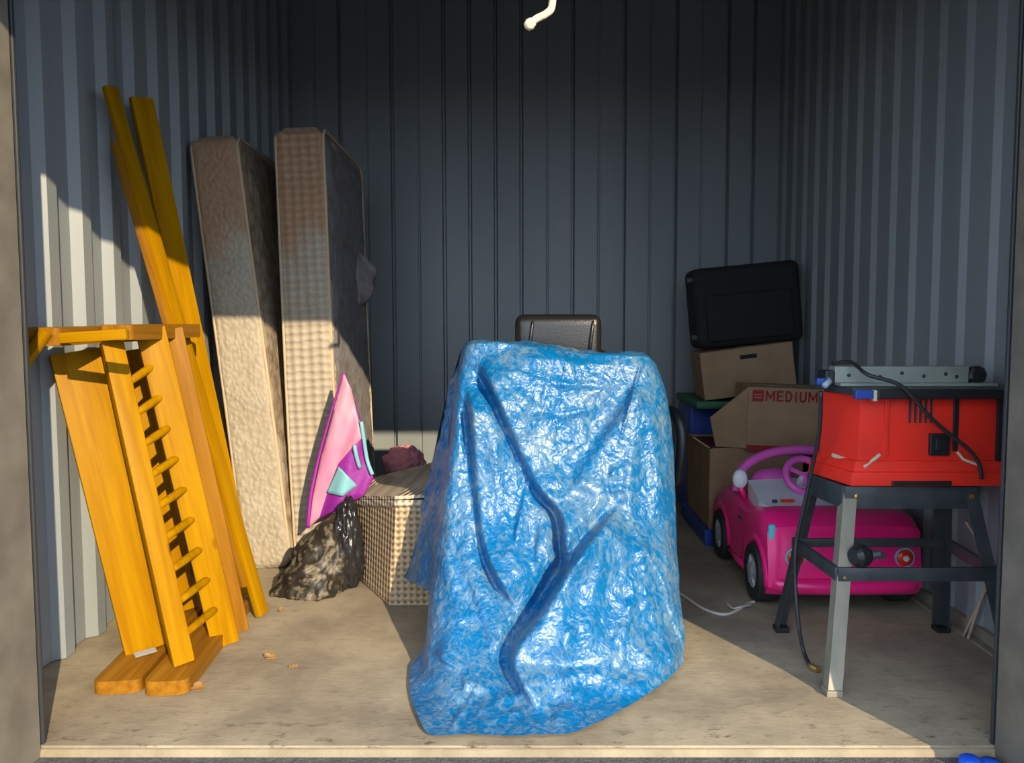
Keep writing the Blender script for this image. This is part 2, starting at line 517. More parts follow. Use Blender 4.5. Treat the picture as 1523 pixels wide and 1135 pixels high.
# ------------------------------------------------------------------ mattresses
def fabric_mat(name, c1, c2, kind):
    m = bpy.data.materials.new(name)
    m.use_nodes = True
    N, L = m.node_tree.nodes, m.node_tree.links
    b = N['Principled BSDF']; b.inputs['Roughness'].default_value = .8
    b.inputs['Sheen Weight'].default_value = .15
    tc = N.new('ShaderNodeTexCoord')
    n = N.new('ShaderNodeTexNoise'); n.inputs['Scale'].default_value = 5; n.inputs['Detail'].default_value = 5
    L.new(tc.outputs['Object'], n.inputs['Vector'])
    r = N.new('ShaderNodeValToRGB'); r.color_ramp.elements[0].position, r.color_ramp.elements[1].position = .35, .7
    r.color_ramp.elements[0].color, r.color_ramp.elements[1].color = (*c1, 1), (*c2, 1)
    L.new(n.outputs['Fac'], r.inputs[0])
    # brown tint mixed in over the upper end, ragged lower edge
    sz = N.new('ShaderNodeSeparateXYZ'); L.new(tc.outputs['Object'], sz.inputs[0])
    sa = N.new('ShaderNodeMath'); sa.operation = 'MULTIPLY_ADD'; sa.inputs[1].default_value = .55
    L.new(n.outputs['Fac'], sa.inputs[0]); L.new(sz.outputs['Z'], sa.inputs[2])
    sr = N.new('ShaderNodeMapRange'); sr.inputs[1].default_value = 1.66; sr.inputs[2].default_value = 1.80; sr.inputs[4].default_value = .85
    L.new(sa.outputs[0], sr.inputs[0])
    tint_mix = N.new('ShaderNodeMixRGB'); L.new(sr.outputs[0], tint_mix.inputs[0]); L.new(r.outputs[0], tint_mix.inputs[1]); tint_mix.inputs[2].default_value = (0.44, 0.25, 0.135, 1)
    r = tint_mix
    if kind == 'knit':
        v = N.new('ShaderNodeTexVoronoi'); v.inputs['Scale'].default_value = 62; v.feature = 'SMOOTH_F1'
        mp = N.new('ShaderNodeMapping'); mp.inputs['Scale'].default_value = (1, 1, .8)
        L.new(tc.outputs['Object'], mp.inputs[0]); L.new(mp.outputs[0], v.inputs['Vector'])
        h = v.outputs['Distance']; st = .55
    else:
        sp = N.new('ShaderNodeSeparateXYZ'); L.new(tc.outputs['Object'], sp.inputs[0])
        nn = N.new('ShaderNodeTexNoise'); nn.inputs['Scale'].default_value = 14; L.new(tc.outputs['Object'], nn.inputs['Vector'])
        su = N.new('ShaderNodeMath'); su.operation = 'ADD'; L.new(sp.outputs['X'], su.inputs[0]); L.new(sp.outputs['Y'], su.inputs[1])
        def wv(sx, sz):
            q = N.new('ShaderNodeMath'); q.operation = 'MULTIPLY'; q.inputs[1].default_value = sx; L.new(su.outputs[0], q.inputs[0])
            w = N.new('ShaderNodeMath'); w.operation = 'MULTIPLY_ADD'; w.inputs[1].default_value = sz; L.new(sp.outputs['Z'], w.inputs[0]); L.new(q.outputs[0], w.inputs[2])
            e = N.new('ShaderNodeMath'); e.operation = 'MULTIPLY_ADD'; e.inputs[1].default_value = 2.2; L.new(nn.outputs['Fac'], e.inputs[0]); L.new(w.outputs[0], e.inputs[2])
            o_ = N.new('ShaderNodeMath'); o_.operation = 'SINE'; L.new(e.outputs[0], o_.inputs[0]); return o_.outputs[0]
        m1 = N.new('ShaderNodeMath'); m1.operation = 'MULTIPLY'; L.new(wv(75, 90), m1.inputs[0]); L.new(wv(-75, 90), m1.inputs[1])
        m2 = N.new('ShaderNodeMapRange'); m2.inputs[1].default_value = -1; m2.inputs[2].default_value = 1
        L.new(m1.outputs[0], m2.inputs[0])
        h = m2.outputs[0]; st = .75
    cr = N.new('ShaderNodeMixRGB'); cr.blend_type = 'MULTIPLY'; cr.inputs[0].default_value = .35
    rr = N.new('ShaderNodeMapRange'); rr.inputs[1].default_value = .15; rr.inputs[2].default_value = .75; rr.inputs[3].default_value = 1.0; rr.inputs[4].default_value = .45
    L.new(h, rr.inputs[0])
    L.new(r.outputs[0], cr.inputs[1]); L.new(rr.outputs[0], cr.inputs[2])
    L.new(cr.outputs[0], b.inputs['Base Color'])
    bp = N.new('ShaderNodeBump'); bp.inputs['Strength'].default_value = st; bp.inputs['Distance'].default_value = -.014
    L.new(h, bp.inputs['Height']); L.new(bp.outputs[0], b.inputs['Normal'])
    return m

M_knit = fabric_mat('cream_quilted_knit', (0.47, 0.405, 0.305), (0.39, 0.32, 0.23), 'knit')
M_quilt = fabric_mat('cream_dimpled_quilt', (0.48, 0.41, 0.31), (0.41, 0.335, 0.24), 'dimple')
M_piping = mat('tan_piping', (0.50, 0.38, 0.24), rough=.7)
M_ticking = mat('grey_ticking', (0.27, 0.26, 0.28), rough=.8, col2=(0.20, 0.17, 0.15), vscale=20, bump=.6, bscale=45)
M_brownq = mat('brown_worn_quilt', (0.36, 0.28, 0.19), rough=.8, col2=(0.20, 0.14, 0.09), vscale=18, bump=1.0, bscale=35, bstretch=(1, 1, .6))

def mattress(label, base, top, th, depth, yaw, border, face, seed, wav):
    """front narrow side faces the door; base/top are the centres of its lower and upper front edge"""
    t = thing('mattress', (base.x, base.y, 0), label, 'mattress', 'mattresses standing on end')
    zax = (top - base).normalized()
    x = Vector((math.cos(yaw), math.sin(yaw), 0)); x = (x - zax * x.dot(zax)).normalized()
    y = zax.cross(x)
    L = (top - base).length
    M = Matrix((x, y, zax)).transposed().to_4x4(); M.translation = base
    R = .055
    def pt(a, dpt, h):
        # rounded plan outline, h along the length
        q = Vector((a, dpt, h))
        return q
    # outline in plan (x across thickness, y depth), rounded at corners
    def ring(inset):
        pts = []
        hw = th / 2 - inset
        rr = .022
        y0, y1 = inset, depth - inset
        for cx, cy, a0 in ((hw - rr, y1 - rr, 0), (-hw + rr, y1 - rr, 90), (-hw + rr, y0 + rr, 180), (hw - rr, y0 + rr, 270)):
            for k in range(5):
                a = math.radians(a0 + 22.5 * k)
                pts.append((cx + rr * math.cos(a), cy + rr * math.sin(a)))
        # subdivide long sides
        out = []
        for i in range(len(pts)):
            p, q = Vector(pts[i]), Vector(pts[(i + 1) % len(pts)])
            n = max(1, int((q - p).length / .035))
            for k in range(n): out.append(lerp(p, q, k / n))
        return out
    base_ring = ring(0)
    nh = 60
    bm = bmesh.new()
    rows = []
    for j in range(nh + 1):
        h = j / nh
        e = min(h, 1 - h) * L
        ins = R * (1 - math.sqrt(max(0, 1 - (1 - min(e / R, 1)) ** 2))) * .55
        rg = []
        for p in base_ring:
            qx, qy = p.x, p.y
            sx = max(0, 1 - ins / (th / 2)); cy = depth / 2
            qx *= sx; qy = cy + (qy - cy) * max(0, 1 - ins / (depth / 2))
            v = Vector((qx, qy, h * L))
            nz = fbm(Vector((qx * 6 + seed, qy * 6, h * L * 5)), 3)
            side = abs(p.x) > th / 2 - .004
            amp = wav * (1.6 if side else .7)
            nrm = Vector((math.copysign(1, p.x) if side else 0, 0 if side else math.copysign(1, p.y - depth / 2), 0))
            v += nrm * (nz * amp)
            v.x += .010 * math.sin(h * 3.0 + seed) 
            rg.append(bm.verts.new(v))
        rows.append(rg)
    n = len(base_ring)
    for a, b in zip(rows, rows[1:]):
        for k in range(n): bm.faces.new((a[k], a[(k + 1) % n], b[(k + 1) % n], b[k]))
    bm.faces.new(rows[0][::-1]); bm.faces.new(rows[-1])
    core = obj('border', bm, border, t, smooth=True, M=M)
    # quilted face panels on both broad sides
    for sgn in (-1, 1):
        bm = bmesh.new()
        ny, nz_ = 22, 56
        g = []
        for j in range(nz_ + 1):
            row = []
            for i in range(ny + 1):
                yy = lerp(.03, depth - .03, i / ny); zz = lerp(.04, L - .04, j / nz_)
                edge = min(i, ny - i, j, nz_ - j)
                bul = .012 * min(1, edge / 2)
                q = fbm(Vector((sgn * 3 + seed, yy * 9, zz * 9)), 3) * .006
                row.append(bm.verts.new((sgn * (th / 2 + bul + q) + .010 * math.sin(zz / L * 3.0 + seed), yy, zz)))
            g.append(row)
        for j in range(nz_):
            for i in range(ny):
                bm.faces.new((g[j][i], g[j][i + 1], g[j + 1][i + 1], g[j + 1][i]))
        obj('quilted_face', bm, face, t, smooth=True, M=M)
        # piping around the face
        hw = sgn * (th / 2 - .002)
        loop = [(hw, .012, .05), (hw, .012, L * .5), (hw, .012, L - .05), (hw, .05, L - .012), (hw, depth - .05, L - .012), (hw, depth - .012, L - .05), (hw, depth - .012, .05), (hw, depth - .05, .012), (hw, .05, .012)]
        fine = []
        for i in range(len(loop)):
            p, q = Vector(loop[i]), Vector(loop[(i + 1) % len(loop)])
            nn = max(1, int((q - p).length / .06))
            for k in range(nn): 
                w = lerp(p, q, k / nn); w.x += .010 * math.sin(w.z / L * 3.0 + seed); fine.append(w)
        bm = bm_tube(fine, .008, seg=6, closed=True)
        obj('piping', bm, M_piping, t, smooth=True, M=M)
    return t, M, L

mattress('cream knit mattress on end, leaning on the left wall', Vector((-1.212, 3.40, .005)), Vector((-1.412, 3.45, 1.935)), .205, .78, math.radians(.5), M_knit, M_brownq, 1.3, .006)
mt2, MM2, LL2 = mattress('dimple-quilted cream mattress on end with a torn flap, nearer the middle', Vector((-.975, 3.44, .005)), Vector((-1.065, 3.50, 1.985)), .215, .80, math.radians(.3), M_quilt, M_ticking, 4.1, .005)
# torn cover flap on the right side of the second mattress
bm = bmesh.new()
g = []
for j in range(15):
    row = []
    for i in range(9):
        a, h = i / 8, j / 14
        wdt = .085 * math.sin(math.pi * min(1, h * 1.05 + .02)) ** .7 * (1 + .2 * math.sin(h * 11))
        row.append(bm.verts.new((.118 + a * wdt, .52 + a * .10 + .02 * math.sin(h * 9 + a * 3), 1.22 + h * .30 + .02 * a * math.sin(7 * h))))
    g.append(row)
for j in range(14):
    for i in range(8): bm.faces.new((g[j][i], g[j][i + 1], g[j + 1][i + 1], g[j + 1][i]))
o = obj('torn_flap', bm, M_ticking, mt2, smooth=True, M=MM2)
md = o.modifiers.new('thickness', 'SOLIDIFY'); md.thickness = .006

# ------------------------------------------------------------------ blue tarpaulin
def polyline(pts, n):
    P = np.array([(q.x, q.y) for q in catmull([Vector((a, b, 0)) for a, b in pts], 8)])
    d = np.r_[0, np.cumsum(np.hypot(*np.diff(P, axis=0).T))]
    s = np.linspace(0, d[-1], n)
    return np.c_[np.interp(s, d, P[:, 0]), np.interp(s, d, P[:, 1])]

def at_np(u, v, Y):
    a, b = (u - VPX) / F_PX, (567.5 - v) / F_PX
    dy = CP + b * SP; dz = -SP + b * CP
    k = Y / dy
    return a * k, Y, CAM_Z + dz * k

def fl_np(u, v, z):
    a, b = (u - VPX) / F_PX, (567.5 - v) / F_PX
    dy = CP + b * SP; dz = -SP + b * CP
    return (z - CAM_Z) / dz * dy

CREASES = [  # polyline (across the cloth, in the survey frame), height m, sharpness, reach, kind
    ([(702, 522), (722, 562), (750, 622), (772, 672), (800, 728), (830, 762), (838, 800), (838, 850), (826, 900)], .115, 6, 120, 'step'),
    ([(694, 560), (700, 640), (706, 720), (722, 822), (756, 890), (786, 926)], .090, 6, 80, 'step'),
    ([(952, 560), (925, 610), (895, 655), (862, 705), (842, 745)], .060, 12, 90, 'step'),
    ([(936, 735), (905, 770), (878, 802), (836, 858), (800, 915), (772, 950), (760, 985), (776, 1025), (800, 1062), (818, 1098)], .185, 9, 130, 'step'),
    ([(950, 552), (944, 640), (935, 735), (950, 800)], .020, 10, 0, 'ridge'),
    ([(692, 530), (678, 640), (664, 760), (668, 860), (700, 960)], .018, 12, 0, 'ridge'),
    ([(787, 700), (775, 750), (766, 800), (776, 826)], .028, 5, 30, 'step'),
    ([(804, 775), (798, 815), (796, 855)], .022, 5, 25, 'step'),
    ([(912, 690), (905, 720), (915, 740)], .022, 5, 25, 'step'),
    ([(640, 972), (662, 986), (686, 1002), (690, 1034)], .034, 5, 45, 'step'),
    ([(950, 800), (962, 860), (955, 930)], .016, 8, 0, 'ridge'),
    ([(905, 880), (930, 900), (985, 905)], .010, 8, 0, 'ridge'),
    ([(700, 1062), (745, 1040), (790, 1032)], .014, 7, 0, 'ridge'),
    ([(720, 1080), (760, 1062), (800, 1058)], .012, 6, 0, 'ridge'),
    ([(745, 545), (820, 570), (905, 572)], .009, 6, 0, 'ridge'),
    ([(770, 590), (830, 617), (905, 604)], .010, 7, 0, 'ridge'),
    ([(798, 648), (840, 665), (885, 645)], .009, 7, 0, 'ridge'),
    ([(735, 630), (740, 720), (755, 800), (775, 860)], .014, 9, 0, 'ridge'),
    ([(965, 590), (977, 700), (972, 800)], .014, 9, 0, 'ridge'),
    ([(985, 700), (992, 850), (985, 950)], .014, 10, 0, 'ridge'),
    ([(905, 815), (882, 880), (872, 960)], .018, 11, 0, 'ridge'),
    ([(850, 920), (836, 1000), (850, 1060)], .018, 11, 0, 'ridge'),
    ([(955, 840), (930, 930), (880, 1020)], .014, 9, 0, 'ridge'),
    ([(655, 760), (690, 840), (720, 930), (735, 1000)], .020, 10, 40, 'step'),
    ([(640, 1000), (680, 1030), (720, 1050)], .010, 8, 0, 'ridge'),
]

def crease_field(U, V):
    out = np.zeros_like(U)
    for pts, A, w, reach, kind in CREASES:
        P = polyline(pts, 40)
        ds, ss, ps = [], [], []
        for i in range(len(P) - 1):
            a, b = P[i], P[i + 1]
            ab = b - a; l2 = (ab ** 2).sum()
            t = np.clip(((U - a[0]) * ab[0] + (V - a[1]) * ab[1]) / l2, 0, 1)
            dx, dy = U - (a[0] + t * ab[0]), V - (a[1] + t * ab[1])
            d = np.hypot(dx, dy)
            ds.append(d); ss.append(-np.sign(ab[0] * dy - ab[1] * dx) * d); ps.append((i + t) / (len(P) - 1))
        ds = np.array(ds); best = ds.min(0)
        wt = np.exp(-(ds - best) / (2 + .10 * best)); wt /= wt.sum(0)
        sd = (np.array(ss) * wt).sum(0); par = (np.array(ps) * wt).sum(0)
        taper = np.clip((par - .03) / .12, 0, 1) * np.clip((1 - par - .06) / .15, 0, 1)
        taper = taper * taper * (3 - 2 * taper)
        if kind == 'step':
            f = 1 / (1 + np.exp(-np.clip(sd / (w * .35), -30, 30)))
            f = f * np.exp(-np.maximum(sd, 0) / reach) - .25 * np.exp(-((sd + w * 1.3) / (w * 1.3)) ** 2)
        else:
            f = np.exp(-(best / w) ** 2)
        vary = .72 + .28 * np.sin(par * 8.5 + len(pts) * 1.7 + pts[0][0])
        out += A * vary * taper * f
    return out

def crumple(x, y, z):
    n = np.empty(x.size)
    for i, (a, b, c) in enumerate(zip(x.ravel(), y.ravel(), z.ravel())):
        p = Vector((a, b * .8, c))
        r1 = 1 - abs(noise.noise(p * 15 + Vector((3, 1, 7)))) * 2
        r2 = 1 - abs(noise.noise(Vector((a * 38 + c * 9, b * 30, c * 26)))) * 2
        r3 = 1 - abs(noise.noise(Vector((a * 80, b * 70, c * 72 + a * 25)))) * 2
        r0 = 1 - abs(noise.noise(Vector((a * 6 + c * 2, b * 6, c * 5 - a * 2)))) * 2
        wp = Vector((a + .05 * noise.noise(p * 9), b * .9, c + .05 * noise.noise(p * 9 + Vector((7, 7, 7)))))
        d1 = noise.voronoi(Vector((wp.x * 9, wp.y * 9, wp.z * 13)))[0]; d2 = noise.voronoi(Vector((wp.x * 26, wp.y * 22, wp.z * 30 + wp.x * 8)))[0]
        vc = .0085 * (min(d1[1] - d1[0], .7) - .3) + .0030 * (min(d2[1] - d2[0], .7) - .3)
        n[i] = vc + .010 * (r0 - .5) + .0030 * (r1 - .5) + .0014 * (r2 - .5) + .0006 * (r3 - .5)
    return n.reshape(x.shape)

def tarp():
    NS, NT = 170, 210
    s = np.linspace(0, 1, NS)[None, :]; t = np.linspace(0, 1, NT)[:, None]
    T = polyline([(686, 521), (697, 513), (745, 511), (800, 515), (870, 525), (950, 530), (968, 534), (977, 543)], NS)
    B = polyline([(610, 990), (610, 1030), (623, 1068), (642, 1094), (690, 1092), (745, 1093), (800, 1093), (862, 1086), (930, 1052), (985, 1018), (1016, 985)], NS)
    Lf = polyline([(686, 521), (674, 600), (662, 700), (648, 800), (637, 905), (631, 960), (610, 990)], NT)
    Rt = polyline([(977, 543), (991, 585), (1001, 660), (1005, 760), (1011, 870), (1019, 950), (1016, 985)], NT)
    UV = []
    for c in (0, 1):
        T_, B_, L_, R_ = T[:, c][None], B[:, c][None], Lf[:, c][:, None], Rt[:, c][:, None]
        q = (1 - t) * T_ + t * B_ + (1 - s) * L_ + s * R_ - ((1 - s) * (1 - t) * T_[0, 0] + s * (1 - t) * T_[0, -1] + (1 - s) * t * B_[0, 0] + s * t * B_[0, -1])
        UV.append(q)
    U, V = UV
    Ytop = 2.70 + .05 * s + 0 * t
    Ybot = fl_np(B[:, 0], B[:, 1], .006)[None, :]
    g = .36 * t + .64 * t ** 3
    Y = Ytop + (Ybot - Ytop) * g
    # sides curl away round the frame underneath
    Y = Y + .10 * np.exp(-(s / .035)) * (1 - t) + .12 * np.exp(-((1 - s) / .045)) * (1 - t ** 2)
    env = np.clip((1 - t) / .05, 0, 1) * np.clip(t / .03, 0, 1)
    Y = Y - crease_field(U, V) * env
    Yf = fl_np(U, V, .007)
    Y = -np.logaddexp(-Y * 45, -Yf * 45) / 45
    x, y, z = at_np(U, V, Y)
    z = np.maximum(z, .004)
    n = crumple(x, y, z)
    y = y - n * np.clip((1 - t) / .03, .25, 1)
    z = np.maximum(z + n * .35, .003)
    bm = bmesh.new()
    def grid(x, y, z):
        H, W = x.shape
        v = [[bm.verts.new((x[j, i], y[j, i], z[j, i])) for i in range(W)] for j in range(H)]
        for j in range(H - 1):
            for i in range(W - 1):
                bm.faces.new((v[j][i], v[j + 1][i], v[j + 1][i + 1], v[j][i + 1]))
        return v
    front = grid(x, y, z)
    # left flank, hanging free of the floor
    jm = int(NT * .76)
    k = np.linspace(0, 1, 26)[None, :]
    tt = np.linspace(0, 1, jm)[:, None]
    O = polyline([(685, 522), (664, 592), (648, 662), (630, 750), (612, 832), (600, 860)], jm)
    U2 = Lf[:jm, 0][:, None] * (1 - k) + O[:, 0][:, None] * k
    V2 = Lf[:jm, 1][:, None] * (1 - k) + O[:, 1][:, None] * k
    Y2 = y[:jm, 0][:, None] * (1 - k) + (np.full((jm, 1), 2.86)) * k + .015 * np.sin(k * 9) * tt
    x2, y2, z2 = at_np(U2, V2, Y2)
    n2 = crumple(x2, y2, z2) * np.clip(k * 4, 0, 1)
    g2 = grid(x2 - n2, y2 - n2, z2)
    # round the back of the left flank
    k = np.linspace(0, 1, 12)[None, :]
    xb = x2[:, -1:] + (.10 + 0 * tt) * k ** 1.5; yb = y2[:, -1:] + .13 * k; zb = z2[:, -1:] + 0 * k
    nb = crumple(xb, yb, zb) * np.clip(k * 4, 0, 1)
    grid(xb + nb, yb, zb)
    # right flank wraps back
    k = np.linspace(0, 1, 20)[None, :]
    tt = np.linspace(0, 1, NT)[:, None]
    jr = int(NT * .94); tt = tt[:jr]
    xr = x[:jr, -1:] - .03 * k ** 2 + .008 * np.sin(k * 8 + tt * 5) * k; yr = y[:jr, -1:] + .17 * k; zr = z[:jr, -1:] + 0 * k
    nr = crumple(xr, yr, zr) * np.clip(k * 4, 0, 1)
    grid(xr + nr, yr, zr)
    # over the top and a short way down behind
    k = np.linspace(0, 1, 16)[:, None]
    xt = x[:1, :] + 0 * k; yt = y[:1, :] + .16 * np.minimum(k * 1.6, 1) ; zt = z[:1, :] + .010 * np.sin(k * 3) - .22 * np.clip(k - .55, 0, 1) ** 1.2
    nt_ = crumple(xt, yt, zt) * np.clip(k * 4, 0, 1)
    grid(xt, yt, zt + nt_)
    bmesh.ops.remove_doubles(bm, verts=bm.verts, dist=.0004)
    # material
    m = bpy.data.materials.new('blue_poly_tarp')
    m.use_nodes = True
    N, L = m.node_tree.nodes, m.node_tree.links
    b = N['Principled BSDF']
    b.inputs['Roughness'].default_value = .34
    b.inputs['Specular IOR Level'].default_value = .6
    tc = N.new('ShaderNodeTexCoord')
    mpn = N.new('ShaderNodeMapping'); mpn.inputs['Rotation'].default_value = (0, math.radians(25), 0); mpn.inputs['Scale'].default_value = (1, 1, .72)
    L.new(tc.outputs['Object'], mpn.inputs[0])
    n1 = N.new('ShaderNodeTexNoise'); n1.inputs['Scale'].default_value = 44; n1.inputs['Detail'].default_value = 6; n1.inputs['Roughness'].default_value = .6; n1.inputs['Distortion'].default_value = .9
    L.new(mpn.outputs[0], n1.inputs['Vector'])
    n0 = N.new('ShaderNodeTexNoise'); n0.inputs['Scale'].default_value = 5; n0.inputs['Detail'].default_value = 2
    L.new(tc.outputs['Object'], n0.inputs['Vector'])
    av = N.new('ShaderNodeMath'); av.operation = 'MULTIPLY_ADD'; av.inputs[1].default_value = .55
    L.new(n0.outputs['Fac'], av.inputs[0]); L.new(n1.outputs['Fac'], av.inputs[2])
    r = N.new('ShaderNodeValToRGB')
    r.color_ramp.elements[0].position, r.color_ramp.elements[1].position = .72, .98
    r.color_ramp.elements[0].color, r.color_ramp.elements[1].color = (.000, .130, .35, 1), (.13, .235, .34, 1)  # pale streaks: whitened creases, plus wrinkle glints put into the colour
    L.new(av.outputs[0], r.inputs[0]); L.new(r.outputs[0], b.inputs['Base Color'])
    v = N.new('ShaderNodeTexVoronoi'); v.inputs['Scale'].default_value = 22; v.feature = 'F1'
    nd = N.new('ShaderNodeTexNoise'); nd.inputs['Scale'].default_value = 12; nd.inputs['Detail'].default_value = 3
    L.new(tc.outputs['Object'], nd.inputs['Vector'])
    ad = N.new('ShaderNodeMixRGB'); ad.blend_type = 'ADD'; ad.inputs[0].default_value = .35
    L.new(tc.outputs['Object'], ad.inputs[1]); L.new(nd.outputs['Color'], ad.inputs[2])
    L.new(ad.outputs[0], v.inputs['Vector'])
    bp = N.new('ShaderNodeBump'); bp.inputs['Strength'].default_value = .28; bp.inputs['Distance'].default_value = .012
    L.new(v.outputs['Distance'], bp.inputs['Height'])
    bp2 = N.new('ShaderNodeBump'); bp2.inputs['Strength'].default_value = .35; bp2.inputs['Distance'].default_value = .006
    L.new(n1.outputs['Fac'], bp2.inputs['Height']); L.new(bp.outputs[0], bp2.inputs['Normal'])
    L.new(bp2.outputs[0], b.inputs['Normal'])
    o = obj('tarpaulin', bm, m, smooth=True)
    tag(o, 'crumpled bright blue plastic tarpaulin draped to the floor over a chair', 'tarp')
    return o
tarp()

# ------------------------------------------------------------------ chair behind and under the tarpaulin
def office_chair():
    c = thing('office_chair', (.10, 3.12, 0), 'black leather high-back chair behind the blue tarpaulin', 'chair')
    def pad(name, lo, hi, bev, m=M_blackleather, parent=c, rx=0):
        bm = bm_box(lo, hi, bev=bev, seg=4)
        o = obj(name, bm, m, parent); autosmooth(o, 60); return o
    pad('backrest', (-.07, 3.09, .46), (.30, 3.22, 1.00), .05)
    hr = pad('headrest', (-.085, 3.07, .93), (.262, 3.20, 1.142), .045)
    # stitched channels on the headrest
    for x in (-.02, .22):
        bm = bm_tube([(x - .012, 3.072, .96), (x - .004, 3.064, 1.03), (x + .004, 3.07, 1.10), (x + .006, 3.10, 1.135)], .007, seg=8, smoothn=5)
        obj('welt', bm, M_blackleather, hr, smooth=True)
    for x0 in (-.10, .28):
        pad('side_bolster', (x0, 3.04, .48), (x0 + .06, 3.20, .95), .025)
    pad('seat', (-.17, 2.80, .40), (.37, 3.14, .50), .04)
    for sx, x in ((-1, -.33), (1, .545)):
        pts = [(x, 2.98, .48), (x + sx * .012, 2.95, .58), (x + sx * .015, 2.95, .68), (x, 2.98, .745), (x - sx * .02, 3.06, .76), (x - sx * .03, 3.14, .74), (x - sx * .02, 3.16, .62), (x - sx * .01, 3.10, .52)]
        bm = bm_tube(pts, .022, seg=10, smoothn=6)
        obj('armrest', bm, M_blackplastic, c, smooth=True)
        bm = bm_tube([(x - sx * .16, 3.0, .42), (x, 3.02, .47)], .02, seg=8)
        obj('arm_bracket', bm, M_blackplastic, c, smooth=True)
    obj('gas_column', bm_lathe([(.045, .09), (.045, .2), (.028, .2), (.028, .41)], (.10, 3.0, 0), 'Z', 18), M_blackplastic, c, smooth=False)
    for k in range(5):
        a = math.radians(90 + 72 * k)
        e = Vector((.10 + .30 * math.cos(a), 3.0 + .30 * math.sin(a), .075))
        bm = bm_tube([(.10, 3.0, .12), lerp(Vector((.10, 3.0, .12)), e, .5) + Vector((0, 0, .005)), e], [.03, .024, .016], seg=8)
        leg = obj('base_leg', bm, M_blackplastic, c, smooth=True)
        obj('caster', bm_lathe([(.0, -.022), (.026, -.02), (.03, -.01), (.03, .01), (.026, .02), (0, .022)], (e.x, e.y, .03), 'X', 14), M_blackplastic, leg, smooth=False)
office_chair()

# ------------------------------------------------------------------ wicker hamper
def wicker(name, c1, c2):
    m = bpy.data.materials.new(name); m.use_nodes = True
    N, L = m.node_tree.nodes, m.node_tree.links
    b = N['Principled BSDF']; b.inputs['Roughness'].default_value = .6
    tc = N.new('ShaderNodeTexCoord')
    ck = []
    sp = N.new('ShaderNodeSeparateXYZ'); L.new(tc.outputs['Object'], sp.inputs[0])
    su = N.new('ShaderNodeMath'); su.operation = 'MULTIPLY_ADD'; su.inputs[1].default_value = -.35; L.new(sp.outputs['Y'], su.inputs[0]); L.new(sp.outputs['X'], su.inputs[2])
    def wave(src, off, sc):
        a = N.new('ShaderNodeMath'); a.operation = 'MULTIPLY_ADD'; a.inputs[1].default_value = sc; a.inputs[2].default_value = off; L.new(src, a.inputs[0])
        q = N.new('ShaderNodeMath'); q.operation = 'SINE'; L.new(a.outputs[0], q.inputs[0]); return q.outputs[0]
    p = N.new('ShaderNodeMath'); p.operation = 'ADD'; L.new(su.outputs[0], p.inputs[0]); L.new(sp.outputs['Z'], p.inputs[1])
    q = N.new('ShaderNodeMath'); q.operation = 'SUBTRACT'; L.new(su.outputs[0], q.inputs[0]); L.new(sp.outputs['Z'], q.inputs[1])
    w1, w2 = wave(p.outputs[0], 0, 125), wave(q.outputs[0], 1, 125)
    mu = N.new('ShaderNodeMath'); mu.operation = 'MULTIPLY'; L.new(w1, mu.inputs[0]); L.new(w2, mu.inputs[1])
    r = N.new('ShaderNodeValToRGB'); r.color_ramp.elements[0].position, r.color_ramp.elements[1].position = .0, .45
    r.color_ramp.elements[0].color, r.color_ramp.elements[1].color = (*c1, 1), (*c2, 1)
    mr = N.new('ShaderNodeMapRange'); mr.inputs[1].default_value = -1; mr.inputs[2].default_value = 1
    L.new(mu.outputs[0], mr.inputs[0]); L.new(mr.outputs[0], r.inputs[0]); L.new(r.outputs[0], b.inputs['Base Color'])
    bp = N.new('ShaderNodeBump'); bp.inputs['Strength'].default_value = .9; bp.inputs['Distance'].default_value = .012
    L.new(mr.outputs[0], bp.inputs['Height']); L.new(bp.outputs[0], b.inputs['Normal'])
    return m
M_wick = wicker('natural_wicker', (0.15, 0.09, 0.045), (0.50, 0.38, 0.24))
M_wick2 = wicker('wicker_lid', (0.22, 0.18, 0.12), (0.58, 0.50, 0.38))

def hamper():
    A = fl(519, 850); Bp = fl(578, 902); 
    C_ = Vector((-.27, 2.965, 0)); D = A + (C_ - Bp)
    # rim corners
    a = at(517, 746, 3.44); b = at(589, 748, 2.96); c = Vector((-.23, 2.985, b.z + .0)); d = a + (c - b)
    h = thing('wicker_hamper', (-.5, 3.2, 0), 'square woven wicker hamper with a lid, left of the blue tarpaulin', 'basket')
    obj('body', bm_hexa([A, Bp, C_, D, a, b, c, d], bev=.012), M_wick, h, smooth=False)
    # rim band
    z = Vector((0, 0, .028)); ctr = (a + b + c + d) / 4
    ex = lambda p, k: p + (p - ctr) * k
    obj('rim', bm_hexa([ex(a, .05) - z * .6, ex(b, .05) - z * .6, ex(c, .05) - z * .6, ex(d, .05) - z * .6, ex(a, .05) + z * .4, ex(b, .05) + z * .4, ex(c, .05) + z * .4, ex(d, .05) + z * .4], bev=.008), M_wick2, h)
    # lid tipped up to the right
    la, lb = ex(a, .045) + z * .45, ex(b, .045) + z * .45
    lc, ld = ex(c, .03) + Vector((0, 0, .03)), ex(d, .02) + Vector((0, 0, .09))
    lc2 = lc + Vector((0, 0, .03)); 
    up = Vector((0, 0, .014))
    m1 = at(562, 713, 3.62)
    bm = bmesh.new()
    pts = [la, lb, lc, Vector((-.36, 3.62, .475)), m1]
    bm_prism(pts, up, bm=bm)
    bmesh.ops.triangulate(bm, faces=bm.faces)
    obj('lid', bm, M_wick2, h)
hamper()

